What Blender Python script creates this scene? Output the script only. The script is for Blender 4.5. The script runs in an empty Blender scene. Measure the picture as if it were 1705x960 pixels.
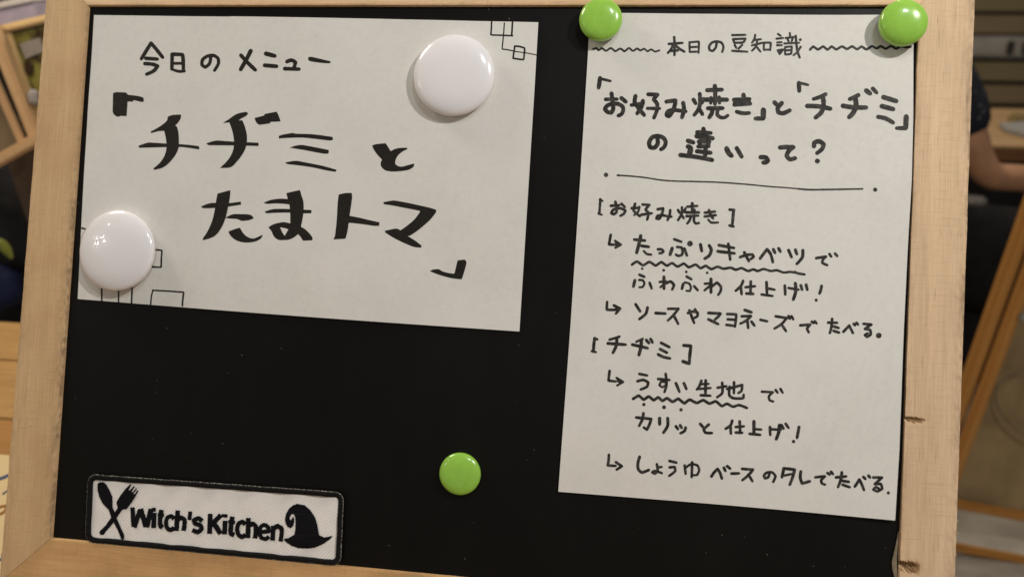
import bpy, bmesh, math, random
from mathutils import Vector, Matrix, noise
from mathutils.geometry import tessellate_polygon
random.seed(7)
scene = bpy.context.scene
C = scene.collection

# ------------------------------------------------------------------ camera
F_PX, CX, CY, PW = 1450.0, 852.5, 480.0, 1705.0
RB = Matrix(((0.9886, -0.0552, 0.1398), (0.0489, 0.9976, 0.0482), (-0.1421, -0.0409, 0.9890)))
TB = Vector((-0.0361627, -0.0003732, 0.5880131))
TILT = math.radians(24)
sT, cT = math.sin(TILT), math.cos(TILT)
MW = Matrix(((1, 0, 0), (0, -sT, cT), (0, -cT, -sT)))          # board (right, down, in) -> world
TABLE_Z = 0.73
ORG = Vector((0, 0, TABLE_Z + 0.2272 * cT + 0.016))
cam_data = bpy.data.cameras.new('camera')
cam = bpy.data.objects.new('camera', cam_data)
C.objects.link(cam)
cam_rot = MW @ RB.transposed() @ Matrix(((1, 0, 0), (0, -1, 0), (0, 0, -1)))
CAM = MW @ (RB.transposed() @ (-TB)) + ORG
cam.matrix_world = Matrix.Translation(CAM) @ cam_rot.to_4x4()
cam_data.sensor_width = 36
cam_data.lens = 36 * F_PX / PW
cam_data.clip_start, cam_data.clip_end = 0.01, 50
cam_data.dof.use_dof = True
cam_data.dof.focus_distance = 0.585
cam_data.dof.aperture_fstop = 5.6
scene.camera = cam
scene.view_settings.view_transform = 'Standard'
scene.view_settings.look = 'None'
scene.view_settings.exposure = 0.0
scene.view_settings.gamma = 1.0

w = bpy.data.worlds.new('World'); scene.world = w; w.use_nodes = True
w.node_tree.nodes['Background'].inputs[0].default_value = (1.0, 0.915, 0.815, 1)
w.node_tree.nodes['Background'].inputs[1].default_value = 0.222

def b2w(x, y, z):                      # local board coordinates (right, up, out) -> world
    return MW @ Vector((x, -y, -z)) + ORG

def lamp(name, loc, target, size, power, col, kind='AREA'):
    l = bpy.data.lights.new(name, kind); l.energy = power; l.color = col
    if kind == 'AREA':
        l.shape = 'DISK'; l.size = size
    else:
        l.shadow_soft_size = size
    o = bpy.data.objects.new(name, l); C.objects.link(o)
    o.location = loc
    o.rotation_euler = (Vector(target) - Vector(loc)).to_track_quat('-Z', 'Y').to_euler()
    return o

lamp('ceiling_lamp_light', b2w(0.80, 0.66, 0.78), b2w(0, 0, 0), 0.06, 8.2, (1.0, 0.945, 0.875))
lamp('window_light', b2w(0.50, 1.0, 1.25), b2w(0, 0, 0), 0.22, 3.6, (0.90, 0.95, 1.0))
lamp('room_light', (0.3, 1.4, 2.5), (0.3, 1.4, 0), 0.5, 22.0, (1.0, 0.88, 0.72))
lamp('left_background_light', (-0.9, 0.2, 1.9), (-0.7, 0.7, 0.8), 0.4, 9.0, (1.0, 0.88, 0.72))  # area light aimed at the objects behind the board's left side
for lx, ly in ((-1.38, .285), (-1.21, .27), (-1.365, .195), (-1.28, .195), (-1.125, .20), (-1.21, .53), (-1.6, .35)):
    lamp('downlight', b2w(lx, ly, 1.0), b2w(0, 0, 0), 0.013, 0.42, (1.0, 0.95, 0.88), 'POINT')

# ------------------------------------------------------------------ helpers
def ray(px, py):
    d = Vector(((px - CX) / F_PX, (py - CY) / F_PX, 1.0))
    return MW @ (RB.transposed() @ d)
def at_y(px, py, Y):
    d = ray(px, py); s = (Y - CAM.y) / d.y
    return CAM + d * s
def at_z(px, py, Z):
    d = ray(px, py); s = (Z - CAM.z) / d.z
    return CAM + d * s
def B(px, py, out=0.0):                # pixel -> board-local (x right, y up) on the plane `out` metres proud of the frame face
    d = RB.transposed() @ Vector(((px - CX) / F_PX, (py - CY) / F_PX, 1.0))
    tt = RB.transposed() @ TB
    s = (-out + tt.z) / d.z
    p = d * s - tt
    return Vector((p.x, -p.y))

BOARD_M = Matrix.Translation(ORG) @ (MW @ Matrix(((1, 0, 0), (0, -1, 0), (0, 0, -1)))).to_4x4()

def mat(name, rough=0.6, col=(.5, .5, .5), spec=0.5):
    m = bpy.data.materials.new(name); m.use_nodes = True
    b = m.node_tree.nodes['Principled BSDF']
    b.inputs['Base Color'].default_value = (*col, 1)
    b.inputs['Roughness'].default_value = rough
    b.inputs['Specular IOR Level'].default_value = spec
    return m, m.node_tree, b

def add(nt, t, **kw):
    n = nt.nodes.new(t)
    for k, v in kw.items(): setattr(n, k, v)
    return n

def tex_noise(nt, vec, scale, detail=4, rough=.6, mapping=None):
    src = vec
    if mapping:
        mp = add(nt, 'ShaderNodeMapping'); mp.inputs['Scale'].default_value = mapping
        nt.links.new(vec, mp.inputs['Vector']); src = mp.outputs[0]
    n = add(nt, 'ShaderNodeTexNoise'); n.inputs['Scale'].default_value = scale
    n.inputs['Detail'].default_value = detail; n.inputs['Roughness'].default_value = rough
    nt.links.new(src, n.inputs['Vector'])
    return n.outputs['Fac']

def ramp(nt, fac, stops):
    r = add(nt, 'ShaderNodeValToRGB')
    e = r.color_ramp.elements
    while len(e) < len(stops): e.new(.5)
    for i, (p, c) in enumerate(stops):
        e[i].position = p; e[i].color = (*c, 1)
    nt.links.new(fac, r.inputs[0]); return r.outputs[0]

def mix(nt, a, b, fac, mode='MIX'):
    m = add(nt, 'ShaderNodeMix', data_type='RGBA', blend_type=mode)
    for s, v in ((6, a), (7, b)):
        if isinstance(v, tuple): m.inputs[s].default_value = (*v, 1)
        else: nt.links.new(v, m.inputs[s])
    if isinstance(fac, (int, float)): m.inputs[0].default_value = fac
    else: nt.links.new(fac, m.inputs[0])
    return m.outputs[2]

def bump(nt, b, h, strength, dist):
    n = add(nt, 'ShaderNodeBump'); n.inputs['Strength'].default_value = strength
    n.inputs['Distance'].default_value = dist
    nt.links.new(h, n.inputs['Height']); nt.links.new(n.outputs[0], b.inputs['Normal'])

def m_wood(name, light, dark, axis='Y', offset=0.0, stain=None, gloss=.62, fine=1.0, pores=.5):
    """bare wood: grain runs along `axis` of the object's coordinates (metres)"""
    m, nt, b = mat(name, gloss, light, .3)
    tc = add(nt, 'ShaderNodeTexCoord')
    mp = add(nt, 'ShaderNodeMapping'); mp.inputs['Location'].default_value = (offset, offset * .7, 0)
    nt.links.new(tc.outputs['Object'], mp.inputs['Vector']); v = mp.outputs[0]
    al = {'X': (.05, 1, 1), 'Y': (1, .05, 1), 'Z': (1, 1, .05)}[axis]
    fi = {'X': (.03, 1, 1), 'Y': (1, .03, 1), 'Z': (1, 1, .03)}[axis]
    broad = tex_noise(nt, v, 90 * fine, 3, .55, al)
    fibre = tex_noise(nt, v, 900 * fine, 3, .7, fi)
    cloud = tex_noise(nt, v, 22, 3, .5)
    c1 = ramp(nt, broad, [(.3, dark), (.68, light)])
    mid = tuple(.5 * (p + q) for p, q in zip(light, dark))
    c2 = ramp(nt, fibre, [(.28, tuple(q * .78 for q in mid)), (.5, mid), (.72, tuple(min(1, p * 1.05) for p in light))])
    c = mix(nt, c1, c2, .5)
    pore = tex_noise(nt, v, 620 * fine, 2, .5, {'X': (.06, 1, 1), 'Y': (1, .06, 1), 'Z': (1, 1, .06)}[axis])
    c = mix(nt, c, tuple(q * .42 for q in dark), ramp(nt, pore, [(.64, (0, 0, 0)), (.76, (pores,) * 3)]))
    if stain:
        c = mix(nt, c, stain, ramp(nt, cloud, [(.45, (0, 0, 0)), (.75, (.45,) * 3)]))
    at = add(nt, 'ShaderNodeAttribute'); at.attribute_name = 'wear'
    c = mix(nt, c, (.13, .085, .05), at.outputs['Fac'])
    # scattered dents and smudges of handling
    dirt = tex_noise(nt, v, 140, 5, .75)
    c = mix(nt, c, tuple(q * .55 for q in dark), ramp(nt, dirt, [(.60, (0, 0, 0)), (.74, (.35,) * 3)]))
    cr = {'X': (1, .07, 1), 'Y': (.07, 1, 1), 'Z': (1, 1, .07)}[axis]
    saw = tex_noise(nt, v, 750 * fine, 3, .6, cr)
    c = mix(nt, c, tuple(q * .62 for q in dark), ramp(nt, saw, [(.56, (0, 0, 0)), (.74, (.30,) * 3)]))
    nt.links.new(c, b.inputs['Base Color'])
    bump(nt, b, mix(nt, fibre, saw, .4), .35, .0006)
    return m

def m_plain(name, col, rough=.6, spec=.5, var=.12, scale=60, bmp=0.0, bscale=400, coat=0):
    m, nt, b = mat(name, rough, col, spec)
    tc = add(nt, 'ShaderNodeTexCoord'); v = tc.outputs['Object']
    n = tex_noise(nt, v, scale, 4, .6)
    lo = tuple(c * (1 - var) for c in col); hi = tuple(min(1, c * (1 + var)) for c in col)
    nt.links.new(ramp(nt, n, [(.3, lo), (.7, hi)]), b.inputs['Base Color'])
    if bmp: bump(nt, b, tex_noise(nt, v, bscale, 3, .6), bmp, .0005)
    if coat: b.inputs['Coat Weight'].default_value = coat; b.inputs['Coat Roughness'].default_value = .04
    return m

def link(name, me, m, parent=None, mw=None):
    if m: me.materials.append(m)
    o = bpy.data.objects.new(name, me); C.objects.link(o)
    if parent: o.parent = parent
    elif mw is not None: o.matrix_world = mw
    return o
def mesh(name, verts, faces, smooth=False):
    me = bpy.data.meshes.new(name); me.from_pydata([tuple(v) for v in verts], [], faces); me.update()
    if smooth:
        for p in me.polygons: p.use_smooth = True
    return me
def tag(o, label, cat, group=None):
    o['label'] = label; o['category'] = cat
    if group: o['group'] = group
    return o
def thing(name, label, cat, mw=None, loc=None, group=None):
    o = bpy.data.objects.new(name, None); C.objects.link(o); o.empty_display_size = .02
    if mw is not None: o.matrix_world = mw
    if loc is not None: o.location = loc
    return tag(o, label, cat, group)
def structure(o): o['kind'] = 'structure'; return o

def box_mesh(name, sx, sy, sz, bev=.001, seg=2):
    bm = bmesh.new(); bmesh.ops.create_cube(bm, size=1)
    for v in bm.verts: v.co = Vector((v.co.x * sx, v.co.y * sy, v.co.z * sz))
    if bev: bmesh.ops.bevel(bm, geom=bm.edges[:], offset=bev, segments=seg, affect='EDGES')
    me = bpy.data.meshes.new(name); bm.to_mesh(me); bm.free(); return me

def bar(name, p0, p1, width, depth, m, parent=None, bev=.003, facing=Vector((0, -1, 0))):
    """a squared wooden bar from p0 to p1 (world), its wide face turned to `facing`"""
    p0, p1 = Vector(p0), Vector(p1); L = (p1 - p0).length
    x = (p1 - p0).normalized(); n = (facing - x * facing.dot(x)).normalized(); y = n.cross(x)
    me = box_mesh(name, L, width, depth, bev)
    M = Matrix((x, y, n)).transposed().to_4x4(); M.translation = (p0 + p1) / 2
    o = link(name, me, m)
    if parent:
        o.parent = parent; o.matrix_parent_inverse = Matrix(); o.matrix_local = Matrix.Translation(-parent.location) @ M
    else: o.matrix_world = M
    return o
def slab(name, x0, x1, y0, y1, z0, z1, m, parent=None, bev=.002):
    me = box_mesh(name, x1 - x0, y1 - y0, z1 - z0, bev)
    o = link(name, me, m); c = Vector(((x0 + x1) / 2, (y0 + y1) / 2, (z0 + z1) / 2))
    if parent: o.parent = parent; o.location = c - parent.location
    else: o.location = c
    return o

# ------------------------------------------------------------------ materials
# ------------------------------------------------------------------ materials
pine_l, pine_d = (.56, .36, .195), (.45, .275, .135)
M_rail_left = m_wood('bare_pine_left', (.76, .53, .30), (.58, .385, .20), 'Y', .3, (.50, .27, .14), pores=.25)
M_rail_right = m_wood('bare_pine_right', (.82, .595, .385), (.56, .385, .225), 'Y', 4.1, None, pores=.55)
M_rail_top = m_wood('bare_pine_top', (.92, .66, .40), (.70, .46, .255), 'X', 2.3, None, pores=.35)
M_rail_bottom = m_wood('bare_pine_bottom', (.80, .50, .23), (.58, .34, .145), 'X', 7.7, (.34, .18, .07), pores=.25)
M_torn = m_wood('torn_pine', (.52, .34, .17), (.22, .12, .05), 'Y', 9.7, None)
M_board = None
def make_board_mat():
    m, nt, b = mat('matt_black_board', .47, (.008, .008, .0075), .22)
    tc = add(nt, 'ShaderNodeTexCoord'); v = tc.outputs['Object']
    sp = add(nt, 'ShaderNodeTexVoronoi'); sp.inputs['Scale'].default_value = 210
    nt.links.new(v, sp.inputs['Vector'])
    # chalk dust specks: only a few voronoi cells hold one
    near = ramp(nt, sp.outputs['Distance'], [(.04, (1, 1, 1)), (.09, (0, 0, 0))])
    sep = add(nt, 'ShaderNodeSeparateColor'); nt.links.new(sp.outputs['Color'], sep.inputs[0])
    pick = ramp(nt, sep.outputs[0], [(.93, (0, 0, 0)), (.995, (1, 1, 1))])
    speck = mix(nt, (0, 0, 0), near, pick)
    cloud = tex_noise(nt, v, 9, 4, .6)
    base = ramp(nt, cloud, [(.3, (.0016, .0014, .0010)), (.7, (.0030, .0028, .0021))])
    nt.links.new(mix(nt, base, (.25, .23, .20), speck), b.inputs['Base Color'])
    sm_ = tex_noise(nt, v, 16, 5, .65, (1, .35, 1))
    rr_ = add(nt, 'ShaderNodeMapRange'); rr_.inputs['From Min'].default_value = .3; rr_.inputs['From Max'].default_value = .7
    rr_.inputs['To Min'].default_value = .38; rr_.inputs['To Max'].default_value = .56
    nt.links.new(sm_, rr_.inputs['Value']); nt.links.new(rr_.outputs[0], b.inputs['Roughness'])
    bump(nt, b, tex_noise(nt, v, 700, 3, .6), .12, .0003)
    return m
M_board = make_board_mat()
def make_paper_mat():
    m, nt, b = mat('copy_paper', .78, (.74, .72, .68), .25)
    tc = add(nt, 'ShaderNodeTexCoord'); v = tc.outputs['Object']
    n = tex_noise(nt, v, 26, 5, .6); n2 = tex_noise(nt, v, 650, 3, .7)
    c = ramp(nt, n, [(.32, (.715, .700, .670)), (.5, (.745, .738, .695)), (.68, (.775, .748, .722))])
    n3 = tex_noise(nt, v, 210, 6, .75); n4 = tex_noise(nt, v, 7, 2, .5)
    c = mix(nt, c, (.60, .585, .555), ramp(nt, n3, [(.47, (0, 0, 0)), (.72, (.42,) * 3)]))
    c = mix(nt, c, (.83, .82, .80), ramp(nt, n4, [(.42, (0, 0, 0)), (.68, (.40,) * 3)]))
    c = mix(nt, c, (.68, .66, .62), ramp(nt, n2, [(.55, (0, 0, 0)), (.8, (.35,) * 3)]))
    nt.links.new(c, b.inputs['Base Color'])
    bump(nt, b, mix(nt, n2, n3, .6), .32, .0004)
    b.inputs['Subsurface Weight'].default_value = 0
    return m
M_paper = make_paper_mat()
def make_ink(name, dark, pale, lo, hi):
    m, nt, b = mat(name, .5, dark, .3)
    tc = add(nt, 'ShaderNodeTexCoord')
    n = tex_noise(nt, tc.outputs['Object'], 380, 4, .7)
    nt.links.new(ramp(nt, n, [(lo, dark), (hi, pale)]), b.inputs['Base Color'])
    return m
M_ink = make_ink('brush_pen_ink', (.010, .0085, .007), (.022, .018, .014), .4, .75)
M_ink2 = make_ink('marker_ink', (.017, .016, .014), (.095, .088, .078), .46, .74)
def smudge(m):
    nt = m.node_tree; b = nt.nodes['Principled BSDF']; tc = add(nt, 'ShaderNodeTexCoord')
    n = tex_noise(nt, tc.outputs['Object'], 120, 5, .7)
    q = add(nt, 'ShaderNodeMapRange'); q.inputs['From Min'].default_value = .35; q.inputs['From Max'].default_value = .7
    q.inputs['To Min'].default_value = .02; q.inputs['To Max'].default_value = .09
    nt.links.new(n, q.inputs['Value']); nt.links.new(q.outputs[0], b.inputs['Coat Roughness'])
M_white = m_plain('white_plastic', (.90, .885, .91), .20, .5, .02, 40, coat=.7)
M_green = m_plain('green_plastic', (.31, .62, .075), .24, .5, .06, 200, coat=.6)

smudge(M_white); smudge(M_green)
# ------------------------------------------------------------------ the menu board
RECESS = -0.0030
board = thing('menu_board', 'black magnetic menu board in a bare pine frame with dented right rail', 'menu board', mw=BOARD_M)
IN = {'TL': (146, 9.5), 'TR': (1530, 9.0), 'BR': (1494.5, 1031), 'BL': (84, 895.5)}
IP = {k: B(*v) for k, v in IN.items()}
wd = .0352
OP = {'TL': B(76, 0) + Vector((0, 0)), 'TR': None, 'BR': None, 'BL': None}
def line_pt(a, b, y):                       # point of line a-b (board xy) at height y
    t = (y - a.y) / (b.y - a.y); return a + (b - a) * t
la, lb = B(76, 0), B(2, 920)
ra, rb = B(1624, 0), B(1591, 960)
ytop = IP['TL'].y + wd; ybot = min(IP['BL'].y, IP['BR'].y) - wd
OP['TL'] = line_pt(la, lb, IP['TL'].y + wd); OP['BL'] = line_pt(la, lb, IP['BL'].y - wd)
OP['TR'] = line_pt(ra, rb, IP['TR'].y + wd); OP['BR'] = line_pt(ra, rb, IP['BR'].y - wd)

def rail(name, i0, i1, o0, o1, m, gouges=(), seed=0, thick=.0165, chip=1.0):
    """one mitred rail: i0-i1 the inner edge, o0-o1 the outer edge; profile swept with worn arrises"""
    L = (i1 - i0).length
    ts = set(k / 260 for k in range(261))
    for g in gouges:
        for k in range(-34, 35): ts.add(min(1, max(0, g[0] + k * .00024 / L)))
    ts = sorted(ts)
    across = [0, .012, .03, .05] + [.05 + .9 * k / 20 for k in range(1, 20)] + [.95, .97, .988, 1]
    verts, faces = [], []
    W = (o0 - i0).length
    nprof = len(across) + 4
    for t in ts:
        a = i0.lerp(i1, t); o = o0.lerp(o1, t)
        ring = []
        s = t * L
        wob_i = (noise.noise(Vector((s * 60, seed, 0))) * .00016 + noise.noise(Vector((s * 400, seed, 3))) * .00009) * chip
        wob_o = (noise.noise(Vector((s * 50, seed, 7))) * .00020 + noise.noise(Vector((s * 600, seed, 9))) * .00015) * chip
        for u in across:
            p = a.lerp(o, u); z = 0.0
            dist_in, dist_out = u * wd, (1 - u) * wd
            r = .0010 + .0003 * noise.noise(Vector((s * 90, seed, 5)))
            for dd in (dist_in, dist_out):
                if dd < r: z -= r - math.sqrt(max(0, r * r - (r - dd) ** 2))
            z += noise.noise(Vector((u * 6 + seed, s * 9, 0))) * .00012
            for (gt, gu, gw, gd) in gouges:
                # torn notch: a ragged trench running in from the inner edge
                cen = gt * L + (noise.noise(Vector((u * 30, seed, gt * 50))) * .0005) + ((.09 if gd > .002 else .02) - (2 * gt - 1)) * u * wd
                dl = abs(s - cen); reach = gu * wd
                if dist_in < reach * 1.15:
                    edge = 1 - max(0, (dist_in - reach * .8) / (reach * .35))
                    hw = gw * (0.75 + .5 * noise.noise(Vector((u * 60, s * 3000, 1)))) * (.6 + .4 * edge)
                    f = max(0, 1 - (dl / hw) ** 4) if hw > 0 else 0
                    z -= gd * f * max(0, edge) * (0.8 + .5 * noise.noise(Vector((u * 90, s * 2500, 4))))
                    lip = math.exp(-((s - cen - hw * .5) / (hw * .28)) ** 2)
                    z += gd * .55 * lip * max(0, edge)
            q = p.copy()
            dirn = (o - a).normalized()
            if u < .02: q += dirn * wob_i
            if u > .98: q += dirn * wob_o
            ring.append((q.x, q.y, z))
        q = a + (o - a).normalized() * wob_i
        e = o + (o - a).normalized() * wob_o
        ring += [(e.x, e.y, -thick * .6), (e.x, e.y, -thick), (q.x, q.y, -thick), (q.x, q.y, -.0035)]
        verts += ring
    n = nprof
    for i in range(len(ts) - 1):
        for j in range(n):
            k = (j + 1) % n
            faces.append((i * n + j, i * n + k, (i + 1) * n + k, (i + 1) * n + j))
    faces.append(tuple(range(n))); faces.append(tuple((len(ts) - 1) * n + j for j in reversed(range(n))))
    me = mesh(name, verts, faces, True)
    at = me.attributes.new('wear', 'FLOAT', 'POINT')
    for vi, v in enumerate(me.vertices):
        ti, k_ = divmod(vi, nprof)
        if k_ >= len(across): continue
        u = across[k_]; s_ = ts[ti] * L
        n1 = noise.noise(Vector((s_ * 35, u * 5, seed * 3))) ; n2 = noise.noise(Vector((s_ * 260, u * 24, seed * 3 + 1)))
        e_in = math.exp(-u * wd / .0028) * (1.0 if seed == 1 and ts[ti] > .3 else .35)
        e_out = math.exp(-(1 - u) * wd / .0035) * (.9 if seed == 2 else .45)
        at.data[vi].value = max(0, min(.62, (e_in + e_out) * (.30 + .9 * n1 + .8 * n2)))
    bm = bmesh.new(); bm.from_mesh(me); bmesh.ops.recalc_face_normals(bm, faces=bm.faces)
    for e in bm.edges:
        if len(e.link_faces) == 2 and e.calc_face_angle(0) > .7: e.smooth = False
    bm.to_mesh(me); bm.free()
    if gouges:
        me.materials.append(m); me.materials.append(M_torn)
        for pl_ in me.polygons:
            c = pl_.center
            for (gt, gu, gw, gd) in gouges:
                pc = i0.lerp(i1, gt)
                if abs((Vector((c.x, c.y)) - pc).length) < .02 and -.004 < c.z < -.00035 and pl_.normal.z > .2 and (Vector((c.x, c.y)) - pc).dot((o0 - i0).normalized()) > .001: pl_.material_index = 1
        return link(name, me, None, board)
    return link(name, me, m, board)
g = .00015
def tpos(a, b, px, py):
    p = B(px, py); d = (b - a); return (p - a).dot(d) / d.dot(d)
up, rt = Vector((0, g)), Vector((g, 0))
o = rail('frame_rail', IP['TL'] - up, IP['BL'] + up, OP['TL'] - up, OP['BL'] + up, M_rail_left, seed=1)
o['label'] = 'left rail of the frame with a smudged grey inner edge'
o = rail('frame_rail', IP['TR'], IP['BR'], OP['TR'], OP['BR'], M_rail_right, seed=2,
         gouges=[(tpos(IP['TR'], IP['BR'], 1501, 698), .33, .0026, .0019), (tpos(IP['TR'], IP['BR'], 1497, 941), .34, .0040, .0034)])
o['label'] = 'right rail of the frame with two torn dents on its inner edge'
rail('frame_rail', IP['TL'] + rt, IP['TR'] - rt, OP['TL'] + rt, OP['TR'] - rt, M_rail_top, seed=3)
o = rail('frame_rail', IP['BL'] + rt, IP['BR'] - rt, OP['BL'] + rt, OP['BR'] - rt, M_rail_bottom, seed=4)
o['label'] = 'bottom rail of the frame, the brownest of the four'
# black sheet-steel panel
pad = .006
pts = [IP['TL'] + Vector((-pad, pad)), IP['TR'] + Vector((pad, pad)), IP['BR'] + Vector((pad, -pad)), IP['BL'] + Vector((-pad, -pad))]
vs = [(p.x, p.y, RECESS) for p in pts] + [(p.x, p.y, RECESS - .004) for p in pts]
link('black_panel', mesh('black_panel', vs, [(0, 3, 2, 1), (4, 5, 6, 7), (0, 1, 5, 4), (1, 2, 6, 5), (2, 3, 7, 6), (3, 0, 4, 7)]), M_board, board)
# rear prop leg that keeps the board leaning
pl = box_mesh('prop_leg', .03, .40, .012, .001)
o = link('prop_leg', pl, M_rail_left, board)
o.location = (0, -.025, -.085); o.rotation_euler = (math.radians(-24), 0, 0)
# a small splintered bulge of wood on the inner side of the right rail by the lower dent
def sliver(name, path, widths, z0, m, parent):
    vs, fs = [], []
    for i, (p, ww) in enumerate(zip(path, widths)):
        q = B(*p); vs += [(q.x - ww, q.y, z0), (q.x, q.y, z0 + .0006), (q.x + ww, q.y, z0)]
    for i in range(len(path) - 1):
        for k in (0, 1): fs.append((i * 3 + k, i * 3 + k + 1, i * 3 + k + 4, i * 3 + k + 3))
    return link(name, mesh(name, vs, fs, True), m, parent)
sliver('splinter', [(1497.5, 885), (1495, 905), (1492, 925), (1490.5, 935), (1491, 948), (1493.5, 965), (1494, 985)],
       [.0002, .0006, .0011, .0015, .0014, .0008, .0003], -.0018, m_plain('grey_wood_edge', (.22, .18, .12), .8, .2, .25, 300), board)
def hair(p0, p1, wth, z):
    a, b = B(*p0), B(*p1); n = (b - a).normalized(); n = Vector((-n.y, n.x)) * wth
    vs = [(a.x - n.x, a.y - n.y, z), (a.x + n.x, a.y + n.y, z), (b.x, b.y, z + .0008), (a.x, a.y, z - .0004)]
    link('splinter', mesh('splinter', vs, [(0, 1, 2), (1, 3, 2), (3, 0, 2), (0, 3, 1)]), M_rail_right, board)
for p0, p1 in (((1594, 866), (1597.5, 869)), ((1593, 868), (1596, 865)), ((1594, 887), (1597, 888)), ((1591.5, 921), (1594.5, 924)), ((1590, 936), (1593, 934))):
    hair(p0, p1, .0002, -.0004)

# ------------------------------------------------------------------ sheets of paper
PZ = RECESS + .0006
def lift_left(x, y):
    return .0007 + .0010 * noise.noise(Vector((x * 9, y * 9, 1))) + .0003 * noise.noise(Vector((x * 25, y * 25, 5)))
def lift_right(x, y):
    e = max(0, (x - .21) / .07)
    return .0008 + .0010 * noise.noise(Vector((x * 9, y * 8, 11))) + .0010 * min(e, 1.2) ** 2 + .00025 * noise.noise(Vector((x * 26, y * 26, 15)))
def pl_interp(pts, v):                      # polyline in pixels, parameter = fraction of its height
    y0, y1 = pts[0][1], pts[-1][1]; y = y0 + (y1 - y0) * v
    for a, b in zip(pts, pts[1:]):
        if y <= b[1] + 1e-6:
            t = (y - a[1]) / (b[1] - a[1]); return (a[0] + (b[0] - a[0]) * t, y)
    return pts[-1]
def sheet(name, left, right, bow_top, bow_bot, lift, label, NU=90, NV=70):
    root = thing(name, label, 'paper', mw=BOARD_M)
    vs, fs = [], []
    for j in range(NV + 1):
        v = j / NV; a = pl_interp(left, v); b = pl_interp(right, v)
        for i in range(NU + 1):
            u = i / NU
            px = a[0] + (b[0] - a[0]) * u
            py = a[1] + (b[1] - a[1]) * u + (bow_top(u) * (1 - v) + bow_bot(u) * v)
            p = B(px, py, PZ); z = PZ + lift(p.x, p.y)
            vs.append((p.x, p.y, z))
    n0 = len(vs)
    for j in range(NV):
        for i in range(NU):
            k = j * (NU + 1) + i; fs.append((k, k + NU + 1, k + NU + 2, k + 1))
    # 0.1 mm thickness: a back skin and rim
    vs += [(x, y, z - .00012) for (x, y, z) in vs]
    fs += [tuple(n0 + q for q in reversed(f)) for f in fs[:NU * NV]]
    rim = [i for i in range(NU + 1)] + [(j) * (NU + 1) + NU for j in range(1, NV + 1)] + [NV * (NU + 1) + i for i in range(NU - 1, -1, -1)] + [j * (NU + 1) for j in range(NV - 1, 0, -1)]
    for a, b in zip(rim, rim[1:] + rim[:1]): fs.append((a, b, b + n0, a + n0))
    me = mesh('sheet', vs, fs, True)
    for p_ in me.polygons[2 * NU * NV:]: p_.use_smooth = False
    bm = bmesh.new(); bm.from_mesh(me)
    for e in bm.edges:
        if len(e.link_faces) == 2 and e.calc_face_angle(0) > .6: e.smooth = False
    bm.to_mesh(me); bm.free()
    link('sheet', me, M_paper, root)
    return root
paper_left = sheet('menu_sheet', [(157.5, 25.5), (152.3, 110), (147, 187), (141.8, 290), (139, 340), (130, 497.5)],
                   [(896.5, 37.5), (890, 150), (880, 310), (865, 551.5)],
                   lambda u: -1.6 * math.sin(math.pi * u) * (1 if u > .3 else .6) + .5, lambda u: 1.5 * math.sin(math.pi * u), lift_left,
                   'landscape white sheet lettered in thick brush pen, held by two white magnets')
paper_right = sheet('notes_sheet', [(982, 21.5), (979, 90), (966, 300), (950, 540), (929.7, 817.5)],
                    [(1521, 26), (1519.5, 80), (1518.7, 200), (1516, 300), (1510.2, 400), (1503, 550), (1495.6, 750), (1488.6, 864.5)],
                    lambda u: 1.0 * math.sin(math.pi * u), lambda u: -1 * math.sin(math.pi * u), lift_right,
                    'tall white sheet of small marker notes, held by two green magnets')

# ------------------------------------------------------------------ writing
def catmull(pts, step):
    if len(pts) < 3:
        out = []
        a, b = pts[0], pts[-1]; L = math.dist(a, b); n = max(1, int(L / step))
        return [(a[0] + (b[0] - a[0]) * k / n, a[1] + (b[1] - a[1]) * k / n) for k in range(n + 1)]
    out = [pts[0]]
    P = [pts[0]] + list(pts) + [pts[-1]]
    for i in range(1, len(P) - 2):
        p0, p1, p2, p3 = P[i - 1], P[i], P[i + 1], P[i + 2]
        L = math.dist(p1, p2); n = max(1, int(L / step))
        def tan(a, b, c):                     # limited tangent: stays tight at sharp turns
            l1, l2 = math.dist(a, b) or 1, math.dist(b, c) or 1
            k = min(l1, l2) / max(l1 + l2, 1e-6)
            v1 = ((b[0] - a[0]) / l1, (b[1] - a[1]) / l1); v2 = ((c[0] - b[0]) / l2, (c[1] - b[1]) / l2)
            cs = v1[0] * v2[0] + v1[1] * v2[1]
            g_ = max(0, (cs + .35) / 1.35)
            return ((v1[0] + v2[0]) * .5 * g_, (v1[1] + v2[1]) * .5 * g_)
        t1 = tan(p0, p1, p2) if i > 1 else (0, 0); t2 = tan(p1, p2, p3) if i < len(P) - 3 else (0, 0)
        for k in range(1, n + 1):
            s = k / n; h1 = 2 * s ** 3 - 3 * s * s + 1; h2 = s ** 3 - 2 * s * s + s; h3 = -2 * s ** 3 + 3 * s * s; h4 = s ** 3 - s * s
            out.append(tuple(h1 * p1[q] + h2 * L * t1[q] + h3 * p2[q] + h4 * L * t2[q] for q in (0, 1)))
    return out

CROPS = {'A': (975, 40, 4.8), 'B': (1200, 40, 4.8), 'C': (975, 200, 4.8), 'D': (1200, 200, 4.8), 'E': (975, 380, 4.8),
         'F': (1200, 380, 4.8), 'G': (975, 550, 4.8), 'H': (1200, 550, 4.8), 'I': (975, 650, 4.8), 'J': (1200, 650, 4.8),
         'K': (930, 0, 9.472), 'a': (170, 130, 4.8), 'b': (320, 290, 4.8), 'c': (450, 280, 4.8), 'd': (440, 150, 4.8),
         'e': (640, 20, 4.8), 'f': (120, 330, 4.8), 'g': (210, 50, 4.8), 'p': (130, 780, 5.647), 'q': (330, 790, 5.647)}

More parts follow.
